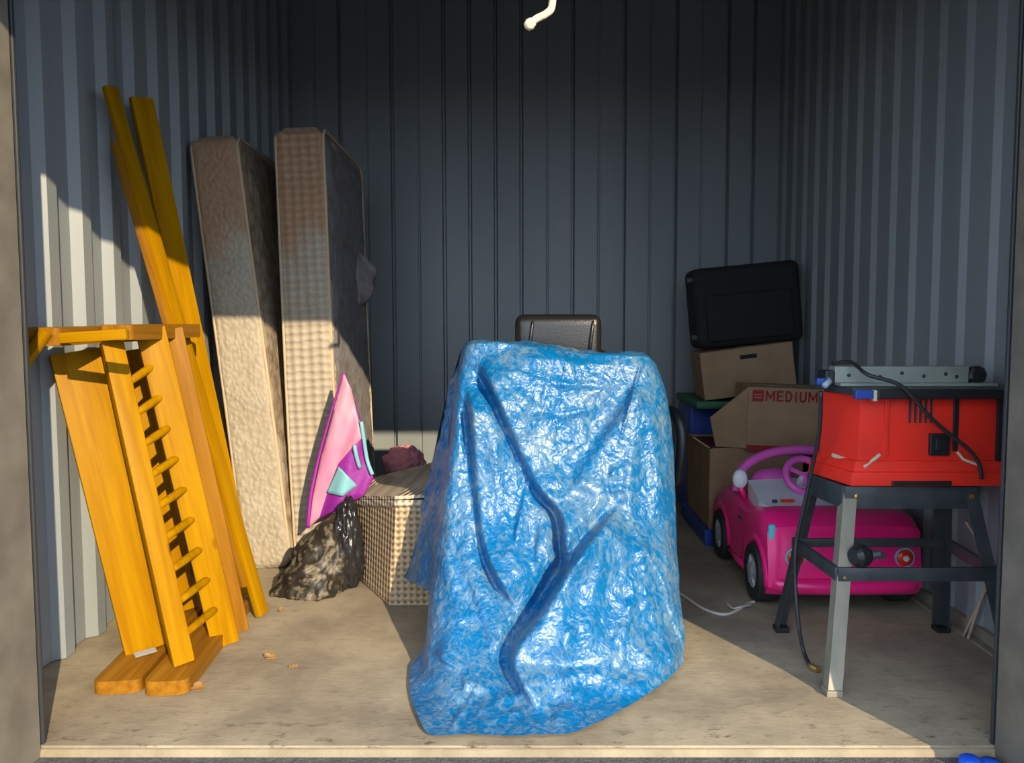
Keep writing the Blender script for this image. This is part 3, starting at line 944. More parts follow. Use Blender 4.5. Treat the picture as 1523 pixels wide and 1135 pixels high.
# ------------------------------------------------------------------ soft things round the hamper
def blob(bm, c, r, amp, freq, seed, sub=5, flat=True):
    vs = bmesh.ops.create_icosphere(bm, subdivisions=sub, radius=1.0)['verts']
    for v in vs:
        p = v.co.copy()
        k = 1 + amp * fbm(p * freq + Vector((seed, 0, 0)), 4) + amp * .6 * (1 - 2 * abs(noise.noise(p * freq * 2.1 + Vector((0, seed, 0)))))
        q = Vector((p.x * r[0] * k, p.y * r[1] * k, p.z * r[2] * k)) + Vector(c)
        if flat: q.z = max(q.z, .002 + .002 * (1 + p.x))
        v.co = q
    return bm
M_camo = mat('camouflage_nylon', (0.022, 0.017, 0.011), rough=.5, col2=(0.15, 0.12, 0.08), vscale=30, detail=3, vpow=(.50, .60), bump=.35, bscale=40)
M_trash = mat('black_bag_plastic', (0.018, 0.017, 0.02), rough=.25, spec=.6, bump=.35, bscale=22)
M_pinkc = mat('pink_plush', (0.62, 0.24, 0.29), rough=.9, bump=.4, bscale=90)
bm = bmesh.new()
rows = []
NA, NH = 96, 40
for j in range(NH + 1):
    h = j / NH
    rg = []
    for i in range(NA):
        th = 2 * math.pi * i / NA
        rr = (1 - h ** 1.35) ** .72
        q = Vector((rr * math.cos(th), rr * math.sin(th), h * 1.7))
        w = 1 + .20 * fbm(q * 1.5 + Vector((5, 0, 0)), 3) + .12 * (1 - 2 * abs(noise.noise(q * 2.6 + Vector((0, 3, 0))))) + .035 * (1 - 2 * abs(noise.noise(q * 6.0)))
        x = -.915 + rr * w * (.120 if math.cos(th) > 0 else .160) * math.cos(th) + .075 * h
        y = 3.15 + rr * w * .125 * math.sin(th) + .05 * h
        z = .003 + .31 * h * (1 + .16 * noise.noise(q * 2.5))
        rg.append(bm.verts.new((x, y, z)))
    rows.append(rg)
for A, B in zip(rows, rows[1:]):
    for i in range(NA):
        bm.faces.new((A[i], A[(i + 1) % NA], B[(i + 1) % NA], B[i]))
bm.faces.new(rows[0][::-1])
bmesh.ops.remove_doubles(bm, verts=bm.verts, dist=.0008)
o = obj('duffel_bag', bm, M_camo, smooth=True); tag(o, 'slumped brown camouflage bag on the floor below the pink fabric', 'bag')
bm = bmesh.new()
blob(bm, (-.795, 3.20, .155), (.062, .075, .20), .18, 2.5, 8.0)
o = obj('plastic_bag', bm, M_trash, smooth=True); tag(o, 'shiny black plastic bag squeezed between camouflage bag and wicker hamper', 'bag')
bm = bmesh.new()
blob(bm, (-.725, 4.20, .355), (.105, .08, .085), .16, 2.4, 1.0, flat=False)
o = obj('plush_toy', bm, M_pinkc, smooth=True); tag(o, 'pale pink fluffy bundle peeking out behind the wicker hamper', 'plush')
bm = bmesh.new()
bm_box((-.80, 4.08, .002), (-.50, 4.40, .265), bev=.02, bm=bm)
o = obj('storage_tub', bm, M_blackplastic); tag(o, 'dark tub behind the wicker hamper, under the pink bundle', 'tub')

# ------------------------------------------------------------------ pink pop-up tent panel
M_tpink = mat('pink_nylon', (0.56, 0.19, 0.33), rough=.5, col2=(0.62, 0.34, 0.42), vscale=9, stretch=(1, 1, .5), bump=.5, bscale=14)
M_tpurple = mat('magenta_nylon', (0.24, 0.015, 0.26), rough=.5, bump=.3, bscale=20)
M_tcyan = mat('turquoise_nylon', (0.20, 0.46, 0.52), rough=.5)
def tent():
    t = thing('play_tent', (-.90, 3.30, .25), 'folded pink, purple and turquoise play tent standing behind the camouflage bag', 'tent')
    def surf(u, v, lift=0.0):
        Y = 3.315 - .05 * math.sin((u - 458) / 100 * math.pi * .9) - .03 * (v - 555) / 230 + .012 * math.sin(u * .16 + v * .05) - lift
        return at(u, v, Y)
    def patch(name, poly, m, lift, th=.008):
        bm = bmesh.new()
        vs = [bm.verts.new((a, b, 0)) for a, b in poly]
        f = bm.faces.new(vs)
        bmesh.ops.triangulate(bm, faces=[f])
        for _ in range(3): bmesh.ops.subdivide_edges(bm, edges=bm.edges[:], cuts=1, use_grid_fill=True)
        bmesh.ops.triangulate(bm, faces=bm.faces[:])
        for v in bm.verts: v.co = surf(v.co.x, v.co.y, lift)
        o = obj(name, bm, m, t, smooth=True)
        md = o.modifiers.new('thickness', 'SOLIDIFY'); md.thickness = th; md.offset = 0
        return o
    patch('back_panel', [(512, 557), (496, 608), (478, 672), (464, 735), (459, 780), (482, 768), (512, 752), (540, 738), (556, 712), (546, 672), (534, 620), (524, 585)], M_tpurple, 0)
    patch('pink_panel', [(512, 556), (496, 610), (479, 672), (466, 735), (460, 784), (475, 770), (487, 732), (503, 690), (522, 668), (538, 652), (530, 612), (522, 578)], M_tpink, .008)
    patch('turquoise_panel', [(504, 694), (531, 722), (510, 738), (486, 733)], M_tcyan, .014)
    for pts in ([(537, 627), (541, 652), (546, 684), (554, 706)], [(527, 662), (530, 678), (535, 696)]):
        bm = bm_tube([surf(u, v, .016) for u, v in pts], .009, seg=6, smoothn=4)
        obj('strap', bm, M_tcyan, t, smooth=True)
    rim = [(512, 555), (496, 606), (477, 672), (463, 735), (458, 785)]
    bm = bm_tube([surf(u, v, .006) for u, v in rim], .008, seg=8, smoothn=6)
    obj('edge_piping', bm, mat('magenta_piping', (0.36, 0.02, 0.34), rough=.5), t, smooth=True)
tent()

# ------------------------------------------------------------------ boxes on the right
def Rz(p, c, a):
    p = Vector(p) - Vector(c); return Vector((p.x * math.cos(a) - p.y * math.sin(a), p.x * math.sin(a) + p.y * math.cos(a), p.z)) + Vector(c)

def boxes():
    # blue tray on the floor
    b = thing('plastic_tray', (1.10, 4.1, 0), 'low dark blue plastic tray on the floor under the boxes', 'tray')
    obj('base', bm_box((.845, 3.80, .0), (1.36, 4.42, .03), bev=.008), M_blue, b)
    for lo, hi in (((.84, 3.795, .02), (1.365, 3.815, .085)), ((.84, 3.815, .02), (.86, 4.42, .085)), ((1.345, 3.815, .02), (1.365, 4.42, .085)), ((.86, 4.40, .02), (1.345, 4.42, .085))):
        obj('rim', bm_box(lo, hi, bev=.005), M_blue, b)
    # lowest box, flaps ajar
    c = thing('cardboard_box', (1.10, 4.1, .03), 'plain open brown cardboard box standing in the blue tray', 'box', 'moving boxes')
    x0, x1, y0, y1, z0, z1 = .868, 1.335, 3.83, 4.38, .031, .485
    t = .008
    for n, lo, hi in (('front_side', (x0, y0, z0), (x1, y0 + t, z1)), ('back_side', (x0, y1 - t, z0), (x1, y1, z1)), ('left_side', (x0, y0 + t, z0), (x0 + t, y1 - t, z1)), ('right_side', (x1 - t, y0 + t, z0), (x1, y1 - t, z1)), ('bottom', (x0 + t, y0 + t, z0), (x1 - t, y1 - t, z0 + t))):
        obj(n, bm_box(lo, hi, bev=.002), M_card, c)
    obj('flap', bm_prism([Vector((x0, y0 + .02, z1)), Vector((x0, y1 - .05, z1)), Vector((x0 - .075, y1 - .1, z1 + .045)), Vector((x0 - .075, y0 + .05, z1 + .05))], (.003, 0, .006)), M_card2, c)
    obj('flap', bm_prism([Vector((x0 + .01, y0, z1)), Vector((x1 - .01, y0, z1)), Vector((x1 - .03, y0 + .15, z1 - .025)), Vector((x0 + .03, y0 + .15, z1 - .02))], (0, -.003, .006)), M_card2, c)
    # packed blankets in the box carry the next ones
    bm = bmesh.new(); bm_box((x0 + .015, y0 + .16, .05), (x1 - .015, y1 - .015, .478), bev=.03, seg=3, bm=bm)
    o = obj('folded_blanket', bm, mat('maroon_cloth', (.16, .02, .03), rough=.9)); tag(o, 'dark red folded cloth filling the lowest cardboard box', 'cloth')
    # blue tote with green lid
    c = thing('storage_tote', (1.10, 4.42, .0), 'dark blue storage tote with green lid beneath the topmost box', 'tote')
    obj('body', bm_box((.885, 4.44, .002), (1.36, 4.80, .645), bev=.02), M_blue, c)
    obj('lid', bm_box((.875, 4.20, .648), (1.37, 4.82, .690), bev=.012), M_green, c)
    # MEDIUM box, slightly turned
    c = thing('cardboard_box', (1.22, 3.97, .48), 'brown cardboard box printed MEDIUM in red', 'box', 'moving boxes')
    piv = Vector((1.035, 3.79, .483))
    ang = math.radians(-4)
    Mx = Matrix.Translation(piv) @ Matrix.Rotation(ang, 4, 'Z') @ Matrix.Rotation(math.radians(1.8), 4, 'Y')
    W, Dp, Hh = .395, .34, .318
    bx = obj('body', bm_box((0, 0, 0), (W, Dp, Hh), bev=.004), M_card, c, M=Mx)
    # left side flap sprung open
    P = lambda x, y, z: Mx @ Vector((x, y, z))
    fa = [P(-.002, 0, Hh - .002), at(1056, 621, 3.90), at(1064, 664, 3.88), P(-.002, 0, .012)]
    obj('flap', bm_prism(fa, (.006, .006, .004)), M_card, c)
    obj('tape', bm_box((0, Dp / 2 - .025, Hh), (W, Dp / 2 + .025, Hh + .0012)), M_card2, c, M=Mx)
    # printing on the front
    # block capitals as thin raised ink strokes, each letter on a unit cell 0..1
    LET = {'M': [[(0, 0), (0, 1), (.5, .25), (1, 1), (1, 0)]], 'E': [[(1, 1), (0, 1), (0, 0), (1, 0)], [(0, .5), (.8, .5)]],
           'D': [[(0, 0), (0, 1), (.55, 1), (.95, .72), (.95, .28), (.55, 0), (0, 0)]], 'I': [[(.5, 0), (.5, 1)]],
           'U': [[(0, 1), (0, .25), (.25, 0), (.75, 0), (1, .25), (1, 1)]]}
    bm = bmesh.new()
    x = .088; hgt = .044; st = .0088
    for ch in 'MEDIUM':
        wl = {'M': .036, 'I': .008}.get(ch, .025)
        for pl in LET[ch]:
            for (ax_, ay), (bx_, by) in zip(pl, pl[1:]):
                A2 = Vector((x + ax_ * wl, Hh - .064 + ay * hgt)); B2 = Vector((x + bx_ * wl, Hh - .064 + by * hgt))
                d2 = (B2 - A2).normalized(); n2 = Vector((-d2.y, d2.x)) * st / 2
                A2 = A2 - d2 * st * .4; B2 = B2 + d2 * st * .4
                q = [A2 + n2, B2 + n2, B2 - n2, A2 - n2]
                bm_prism([Vector((p.x, -.0016, p.y)) for p in q], (0, .0014, 0), bm=bm)
        x += wl + .0172
    obj('printed_word', bm, M_redprint, c, M=Mx)
    obj('printed_logo', bm_box((.02, -.0016, Hh - .072), (.074, -.0004, Hh - .014), bev=.0), M_redprint, c, M=Mx)
    for k in range(2):
        obj('logo_bar', bm_box((.030, -.0026, Hh - .040 - k * .014), (.064, -.0017, Hh - .034 - k * .014)), M_card, c, M=Mx)
    obj('printed_band', bm_box((.003, -.0016, .002), (W - .003, -.0004, .030)), M_redprint, c, M=Mx)
    # topmost box, tipped
    c = thing('cardboard_box', (1.12, 4.45, .69), 'brown cardboard box with a dark hand hole, topmost of the stack', 'box', 'moving boxes')
    piv = Vector((.925, 4.22, .692))
    Mt = Matrix.Translation(piv) @ Matrix.Rotation(math.radians(-7.5), 4, 'Y') @ Matrix.Rotation(math.radians(-3), 4, 'Z')
    obj('body', bm_box((0, 0, 0), (.50, .36, .262), bev=.004), M_card, c, M=Mt)
    obj('hand_hole', bm_box((.215, -.002, .20), (.305, .004, .222), bev=.0015), M_blackfabric, c, M=Mt)
    obj('tape', bm_box((.23, .0, .262), (.28, .36, .2632)), M_card2, c, M=Mt)
    # black suitcase above
    c = thing('suitcase', (1.19, 4.40, .97), 'large soft black suitcase on top of the topmost cardboard box', 'suitcase')
    Ms = Matrix.Translation(Vector((.90, 4.30, .962))) @ Matrix.Rotation(math.radians(-5.5), 4, 'Y')
    o = obj('shell', bm_box((0, 0, 0.006), (.60, .24, .455), bev=.05, seg=4), M_blackfabric, c, M=Ms); autosmooth(o, 60)
    for z in (.06, .38):
        o = obj('buckle', bm_box((-.022, .02, z), (.01, .06, z + .03), bev=.006), M_blackplastic, c, M=Ms)
    o = obj('pocket', bm_box((.06, -.02, .04), (.54, .01, .30), bev=.015, seg=3), M_blackfabric, c, M=Ms); autosmooth(o, 60)
boxes()

# ------------------------------------------------------------------ pink ride-on car
def toy_car():
    c = thing('ride_on_car', (1.17, 3.30, 0), 'hot pink ride-on toy car behind the saw stand', 'toy car')
    X0, X1 = .875, 1.455
    cx = (X0 + X1) / 2
    y0, y1 = 2.86, 3.80
    rw = (3.03, 3.60)      # axle positions, near and far
    Rw = .118
    # side profile (y, z), near end first, with wheel arches
    def arch(yc, n=9):
        return [(yc + (Rw + .022) * math.cos(a), .105 + (Rw + .022) * math.sin(a)) for a in [math.pi * k / (n - 1) for k in range(n)]][::-1]
    low = .075
    prof = [(y0 + .02, low)]
    prof += [(rw[0] - Rw - .03, low)] + [q for q in arch(rw[0]) if q[1] > low] + [(rw[0] + Rw + .03, low)]
    prof += [(3.30, low), (rw[1] - Rw - .03, low)] + [q for q in arch(rw[1]) if q[1] > low] + [(rw[1] + Rw + .03, low)]
    prof += [(y1 - .02, low), (y1, .13), (y1 - .01, .22), (y1 - .07, .29), (3.62, .345), (3.50, .365), (3.36, .352), (3.20, .345), (3.10, .368), (3.00, .385), (2.92, .375), (2.87, .34), (y0, .25), (y0 - .012, .17), (y0 - .012, .11)]
    bm = bmesh.new()
    slices = [(X0, .90, .02), (X0 + .012, .955, .012), (X0 + .035, .985, .004), (X0 + .075, 1.0, 0), (cx, 1.012, -.012), (X1 - .075, 1.0, 0), (X1 - .035, .985, .004), (X1 - .012, .955, .012), (X1, .90, .02)]
    rows = []
    for x, k, ins in slices:
        rg = []
        for (y, z) in prof:
            zz = low + (z - low) * (k if z > .2 else 1)
            yy = 3.33 + (y - 3.33) * (1 - ins * 1.4)
            # waist line pinch
            rg.append(bm.verts.new((x, yy, zz)))
        rows.append(rg)
    n = len(prof)
    for a, b in zip(rows, rows[1:]):
        for i in range(n): bm.faces.new((a[i], a[(i + 1) % n], b[(i + 1) % n], b[i]))
    f1 = bm.faces.new(rows[0][::-1]); f2 = bm.faces.new(rows[-1])
    bmesh.ops.triangulate(bm, faces=[f1, f2])
    body = obj('body', bm, M_pinkcar, c); autosmooth(body, 38)
    # swelling fenders
    for x, s in ((X0, -1), (X1, 1)):
        for yc in rw:
            pts = [(x - s * .012, yc + (Rw + .03) * math.cos(a), .105 + (Rw + .03) * math.sin(a)) for a in [math.pi * (k / 12) for k in range(0, 13)]]
            obj('fender', bm_tube(pts, .022, seg=8), M_pinkcar, c, smooth=True)
        obj('sill', bm_tube([(x - s * .008, rw[0] + Rw + .04, .088), (x - s * .004, 3.31, .086), (x - s * .008, rw[1] - Rw - .04, .088)], .016, seg=8), M_pinkcar, c, smooth=True)
    # wheels
    for x, s in ((X0, -1), (X1, 1)):
        for yc in rw:
            w = obj('wheel', bm_lathe([(.07, -.045), (.108, -.045), (.118, -.03), (.118, .03), (.108, .045), (.07, .045), (.07, .036), (.0, .036)], (x - s * .028, yc, .12), (s, 0, 0), 28), M_tire, c); autosmooth(w, 40)
            hb = obj('hub', bm_lathe([(.068, .034), (.066, .042), (.045, .038), (.025, .048), (0, .052)], (x - s * .028, yc, .12), (s, 0, 0), 24), M_hub, w); autosmooth(hb, 40)
            for k in range(6):
                a = k * math.pi / 3
                obj('spoke', bm_tube([(x + s * .014, yc + .02 * math.cos(a), .12 + .02 * math.sin(a)), (x + s * .010, yc + .064 * math.cos(a), .12 + .064 * math.sin(a))], .007, seg=6), M_hub, w)
    # white cockpit lining rising towards the dash
    P = [(X0 + .05, 3.02, .372), (X1 - .06, 3.02, .372), (X1 - .06, 3.10, .385), (X1 - .06, 3.34, .445), (X0 + .05, 3.34, .425), (X0 + .035, 3.12, .385)]
    bm = bmesh.new(); bm_prism([Vector(p) for p in P], (0, 0, -.07), bm=bm)
    bmesh.ops.triangulate(bm, faces=bm.faces)
    dash = obj('cockpit_lining', bm, M_white, c)
    sl = at(1163, 752, 3.06)
    obj('dash_slot', bm_box((.99, 3.085, .384), (1.045, 3.10, .394), bev=.003), M_redlens, dash)
    obj('dash_button', bm_lathe([(.010, 0), (.010, .01), (0, .011)], (.965, 3.09, .382), 'Z', 12), M_tcyan if False else M_dark, dash)
    # windscreen frame: an arch from side to side
    ar = []
    for k in range(15):
        a = math.pi * k / 14
        ar.append((cx - .285 * math.cos(a), 3.36 + .05 * math.sin(a), .372 + .175 * math.sin(a) ** .8))
    obj('windscreen_frame', bm_tube(ar, .021, seg=10, smoothn=3), M_pinkframe, c, smooth=True)
    # dash hump and steering wheel
    bm = bmesh.new(); blob(bm, (1.06, 3.42, .41), (.10, .07, .055), 0.0, 1, 0, sub=3, flat=False)
    obj('dash_hump', bm, M_pinkframe, c, smooth=True)
    sw = Vector((1.13, 3.22, .468)); 
    ringp = []
    nrm = Vector((0, -.8, .6)); e1 = Vector((1, 0, 0)); e2 = nrm.cross(e1)
    for k in range(24):
        a = 2 * math.pi * k / 24
        ringp.append(sw + (e1 * math.cos(a) + e2 * math.sin(a)) * .078)
    wl = obj('steering_wheel', bm_tube(ringp, .016, seg=8, closed=True), M_pinkframe, c, smooth=True)
    for k in range(3):
        a = math.radians(30 + 120 * k)
        obj('wheel_spoke', bm_tube([sw, sw + (e1 * math.cos(a) + e2 * math.sin(a)) * .075], .010, seg=6), M_pinkframe, wl)
    obj('steering_column', bm_tube([sw, sw + Vector((0, .12, -.10))], .018, seg=8), M_white, wl)
    # mirrors
    for x, s in ((X0, -1), (X1, 1)):
        bm = bmesh.new(); blob(bm, (x + s * -.012, 3.33, .432), (.033, .022, .043), 0, 1, 0, sub=3, flat=False)
        mo = obj('mirror', bm, M_white, c, smooth=True)
        obj('mirror_stalk', bm_tube([(x - s * .012, 3.33, .40), (x - s * .035, 3.34, .35)], .013, seg=8), M_pinkcar, mo, smooth=True)
    # lamps on the near end
    for x in (X0 + .10, X1 - .07):
        lamp = obj('tail_lamp', bm_lathe([(.034, 0), (.034, -.008), (.028, -.016), (0, -.02)], (x, 2.862, .225), 'Y', 20), M_redlens, c); autosmooth(lamp, 50)
        obj('lamp_ring', bm_tube([(x + .034 * math.cos(a), 2.856, .225 + .034 * math.sin(a)) for a in [2 * math.pi * k / 20 for k in range(20)]], .005, seg=6, closed=True), M_cyan, lamp)
        obj('lamp_center', bm_lathe([(.012, -.016), (.010, -.024), (0, -.026)], (x, 2.862, .225), 'Y', 14), M_white, lamp)
    # blank sticker patches left where the door picture was printed, bumper
    o = obj('bumper', bm_tube([(X0 + .02, 2.90, .125), (X0 + .07, 2.855, .12), (cx, 2.838, .12), (X1 - .07, 2.855, .12), (X1 - .02, 2.90, .125)], .03, seg=10, smoothn=5), M_pinkcar, c, smooth=True)
    o = obj('underbody', bm_box((X0 + .06, 2.92, .055), (X1 - .06, 3.74, .085)), M_blackplastic, c)
    # door seam and turquoise side reflector
    obj('side_reflector', bm_box((X0 + .004, 2.872, .285), (X0 + .03, 2.898, .345), bev=.008), M_cyan, c)
    seam = [(X0 + .004, 3.22, .32), (X0 + .002, 3.22, .14), (X0 + .002, 3.26, .105), (X0 + .002, 3.42, .105), (X0 + .003, 3.45, .16), (X0 + .006, 3.45, .32)]
    obj('door_seam', bm_tube(seam, .004, seg=6, smoothn=4), mat('dark_pink', (.35, .005, .07), rough=.4), c, smooth=True)
    obj('door_handle', bm_box((X0 - .004, 3.24, .27), (X0 + .008, 3.29, .285), bev=.003), M_dark, c)
toy_car()

# ------------------------------------------------------------------ table saw on its stand
def saw():
    st = thing('saw_stand', (1.14, 2.50, 0), 'black steel four-legged stand carrying the red table saw', 'stand')
    feet = {'fl': fl(1231, 1037, .0), 'bl': fl(1150, 935, .0)}
    fL, bL = feet['fl'], feet['bl']
    fR, bR = Vector((1.44, fL.y, 0)), Vector((1.475, bL.y, 0))
    tops = {'fl': Vector((.965, 2.395, .575)), 'bl': Vector((.935, 2.62, .575)), 'fr': Vector((1.385, 2.395, .575)), 'br': Vector((1.405, 2.62, .575))}
    def leg(foot, top, sx, sy, m):
        # angle iron: two flanges meeting at the outer corner
        d = (top - foot).normalized()
        w, t = .042, .004
        bm = bmesh.new()
        sec = [(0, 0), (w * sx, 0), (w * sx, t * sy), (t * sx, t * sy), (t * sx, w * sy), (0, w * sy)]
        a = [bm.verts.new((foot.x + p, foot.y + q, foot.z)) for p, q in sec]
        b = [bm.verts.new((top.x + p, top.y + q, top.z)) for p, q in sec]
        bm.faces.new(a); bm.faces.new(b[::-1])
        for i in range(6): bm.faces.new((a[i], a[(i + 1) % 6], b[(i + 1) % 6], b[i]))
        o = obj('leg', bm, m, st)
        obj('foot_cap', bm_box((min(foot.x, foot.x + w * sx) - .003, min(foot.y, foot.y + w * sy) - .003, 0), (max(foot.x, foot.x + w * sx) + .003, max(foot.y, foot.y + w * sy) + .003, .018), bev=.003), M_blackplastic if m is M_stand else m, o)
        return o
    l1 = leg(fL, tops['fl'], 1, 1, M_galv); tag(l1, 'bare worn metal leg')
    l2 = leg(bL, tops['bl'], 1, -1, M_stand); leg(fR, tops['fr'], -1, 1, M_stand); leg(bR, tops['br'], -1, -1, M_stand)
    def on(foot, top, z): return lerp(foot, top, z / .575)
    zs = .335
    A, B, C_, D = on(fL, tops['fl'], zs), on(bL, tops['bl'], zs), on(bR, tops['br'], zs), on(fR, tops['fr'], zs)
    for p, q, wd in ((A, B, (0, 0, 1)), (B, C_, (0, 0, 1)), (D, C_, (0, 0, 1)), (A, D, (0, 0, 1))):
        board('stretcher', p, q, wd, .042 if p is not B else .030, .016, M_stand, st, bev=.003)
    for p in (A, B, C_, D):
        obj('bolt', bm_lathe([(.008, 0), (.008, -.004), (.004, -.007), (0, -.007)], (p.x + (.02 if p in (A,) else 0), p.y - .002, zs - .01), 'Y', 12), M_brass, st)
    # apron round the top
    zt0, zt1 = .520, .592
    T = tops
    for p, q in (('fl', 'fr'), ('fl', 'bl'), ('bl', 'br'), ('fr', 'br')):
        a, b = T[p].copy(), T[q].copy(); a.z = b.z = (zt0 + zt1) / 2
        board('apron', a, b, (0, 0, 1), zt1 - zt0, .014, M_stand, st, bev=.003)
    for x in (1.0, 1.36):
        obj('bolt', bm_lathe([(.008, 0), (.008, -.004), (0, -.006)], (x, 2.387, .560), 'Y', 12), M_brass, st)

    # ---- the saw
    s = thing('table_saw', (1.18, 2.55, .595), 'red portable table saw with grey fence standing on the black stand', 'table saw')
    def plan(pts, z0, z1, off0=0, off1=0):
        bm = bmesh.new()
        c = sum((Vector((x, y, 0)) for x, y in pts), Vector()) / len(pts)
        a = [bm.verts.new((x + (x - c.x) * off0, y + (y - c.y) * off0, z0)) for x, y in pts]
        b = [bm.verts.new((x + (x - c.x) * off1, y + (y - c.y) * off1, z1)) for x, y in pts]
        bm.faces.new(a); bm.faces.new(b[::-1])
        for i in range(len(pts)): bm.faces.new((a[i], a[(i + 1) % len(pts)], b[(i + 1) % len(pts)], b[i]))
        bmesh.ops.bevel(bm, geom=bm.edges[:], offset=.006, segments=2, profile=.6, affect='EDGES')
        return bm
    body_pts = [(1.012, 2.402), (1.45, 2.402), (1.475, 2.45), (1.475, 2.74), (1.06, 2.74), (1.02, 2.71), (.953, 2.56)]
    h = obj('housing', plan(body_pts, .655, .876, .03, 0), M_sawred, s); autosmooth(h, 40)
    base_pts = [(.975, 2.368), (1.475, 2.368), (1.495, 2.40), (1.495, 2.76), (1.03, 2.76), (.985, 2.73), (.923, 2.60)]
    b = obj('base_flange', plan(base_pts, .596, .640, 0, -.015), M_sawred, s); autosmooth(b, 40)
    sk = obj('skirt', plan([(.985, 2.378), (1.465, 2.378), (1.485, 2.42), (1.485, 2.75), (1.04, 2.75), (.995, 2.72), (.933, 2.585)], .63, .672, 0, -.05), M_sawred, s); autosmooth(sk, 40)
    for k in range(5):
        x = 1.162 + k * .0165
        obj('vent_slot', bm_box((x, 2.398, .79), (x + .007, 2.404, .868)), M_dark, h)
    obj('housing_rib', bm_box((1.085, 2.394, .685), (1.10, 2.41, .872), bev=.003), M_sawred, h)
    sw = obj('switch_plate', bm_box((1.225, 2.386, .688), (1.288, 2.402, .758), bev=.004), M_blackplastic, h)
    obj('rocker', bm_box((1.24, 2.380, .705), (1.273, 2.388, .742), bev=.004), M_blackplastic, sw)
    obj('tool_groove', bm_box((1.30, 2.396, .70), (1.318, 2.404, .87), bev=.003), M_blackplastic, h)
    obj('side_post', bm_box((1.435, 2.388, .63), (1.452, 2.404, .876), bev=.003), M_blackplastic, h)
    obj('scuffed_rib', bm_tube([(1.02, 2.386, .652), (1.045, 2.392, .668), (1.075, 2.399, .690)], .006, seg=6), M_sawbeige, h)
    obj('scuffed_rib', bm_tube([(.968, 2.50, .672), (.995, 2.43, .664)], .007, seg=6), M_sawbeige, h)
    obj('scuffed_rib', bm_tube([(1.315, 2.396, .70), (1.335, 2.392, .675), (1.375, 2.386, .66)], .005, seg=6), M_sawbeige, h)
    obj('grip_slot', bm_box((1.10, 2.362, .599), (1.285, 2.372, .613), bev=.003), M_blackplastic, b)
    tp = obj('table_top', plan([(.975, 2.372), (1.50, 2.372), (1.50, 2.78), (1.05, 2.78), (.955, 2.56)], .878, .902), M_stand, s)
    obj('front_rail', bm_box((1.045, 2.355, .868), (1.50, 2.374, .898), bev=.004), M_blackplastic, tp)
    obj('blue_stop', bm_box((.975, 2.352, .868), (1.03, 2.371, .896), bev=.004), M_blue, tp)
    obj('pale_end_stop', bm_box((1.031, 2.352, .862), (1.042, 2.372, .896), bev=.002), M_sawbeige, tp)
    f = obj('fence', bm_box((.955, 2.47, .904), (1.385, 2.525, .963), bev=.004), M_fence, s)
    for x in (1.0, 1.055, 1.10, 1.17, 1.24, 1.31, 1.345):
        obj('fence_hole', bm_lathe([(.006, 0), (.006, -.002), (0, -.002)], (x, 2.470, .936 + .006 * math.sin(x * 50)), 'Y', 10), M_dark, f)
    obj('fence_plate', bm_box((.955, 2.42, .903), (1.45, 2.47, .912), bev=.002), M_fence, f)
    kn = obj('fence_knob', bm_lathe([(.022, -.02), (.03, -.012), (.03, .012), (.022, .02)], (1.412, 2.48, .935), 'Y', 9), M_blackplastic, s)
    obj('knob_stem', bm_tube([(1.384, 2.49, .935), (1.412, 2.49, .935)], .010, seg=8), M_blackplastic, kn)
    cl = obj('fence_clamp', bm_box((.922, 2.46, .904), (.954, 2.53, .95), bev=.006), M_blackplastic, s)
    obj('clamp_lever', bm_tube([(.905, 2.42, .905), (.925, 2.44, .915), (.935, 2.47, .925)], .010, seg=8), mat('pale_blue_plastic', (.36, .46, .55), rough=.4), cl, smooth=True)
    obj('clamp_tip', bm_box((.885, 2.43, .905), (.915, 2.455, .928), bev=.006), M_blue, cl)
    # power cord lying over the fence and down the front
    pts = [(1238, 541, 2.50), (1262, 538, 2.46), (1275, 545, 2.42), (1292, 558, 2.37), (1340, 574, 2.345), (1378, 615, 2.345), (1405, 640, 2.35), (1440, 668, 2.35), (1456, 690, 2.35), (1460, 712, 2.355)]
    obj('power_cord', bm_tube([at(*p) for p in pts], .0062, seg=8, smoothn=6), M_cord, s, smooth=True)
    # second lead hanging down the left side with its plug on the floor
    f_ = fl(1204, 990, .012)
    pts = [at(1221, 582, 2.40), at(1219, 640, 2.45), at(1207, 700, 2.52), at(1192, 770, 2.55), at(1183, 815, 2.56), at(1183, 870, 2.50), at(1188, 930, 2.46), at(1195, 968, 2.45), f_]
    l = obj('hanging_lead', bm_tube(pts, .0068, seg=8, smoothn=6), M_cord, s, smooth=True)
    obj('plug', bm_tube([f_, f_ + Vector((.006, -.012, 0)), f_ + Vector((.016, -.03, 0))], [.008, .012, .010], seg=8), M_brass, l)
    return A, D
A_, D_ = saw()
# knob lying on the front stretcher
p = lerp(A_, D_, .14)
k = thing('clamp_knob', (p.x, p.y, .356), 'black wing-handled knob resting on the stand front rail', 'knob')
kz = .358 + .034
obj('barrel', bm_lathe([(.0, -.03), (.024, -.028), (.034, -.012), (.034, .012), (.026, .026), (0, .03)], (p.x, p.y, kz), (1, .3, 0), 18), M_blackplastic, k)
obj('wing', bm_tube([(p.x + .02, p.y, kz), (p.x + .055, p.y - .005, kz + .006), (p.x + .072, p.y - .005, kz - .004)], [.018, .013, .008], seg=8), M_stand, k)

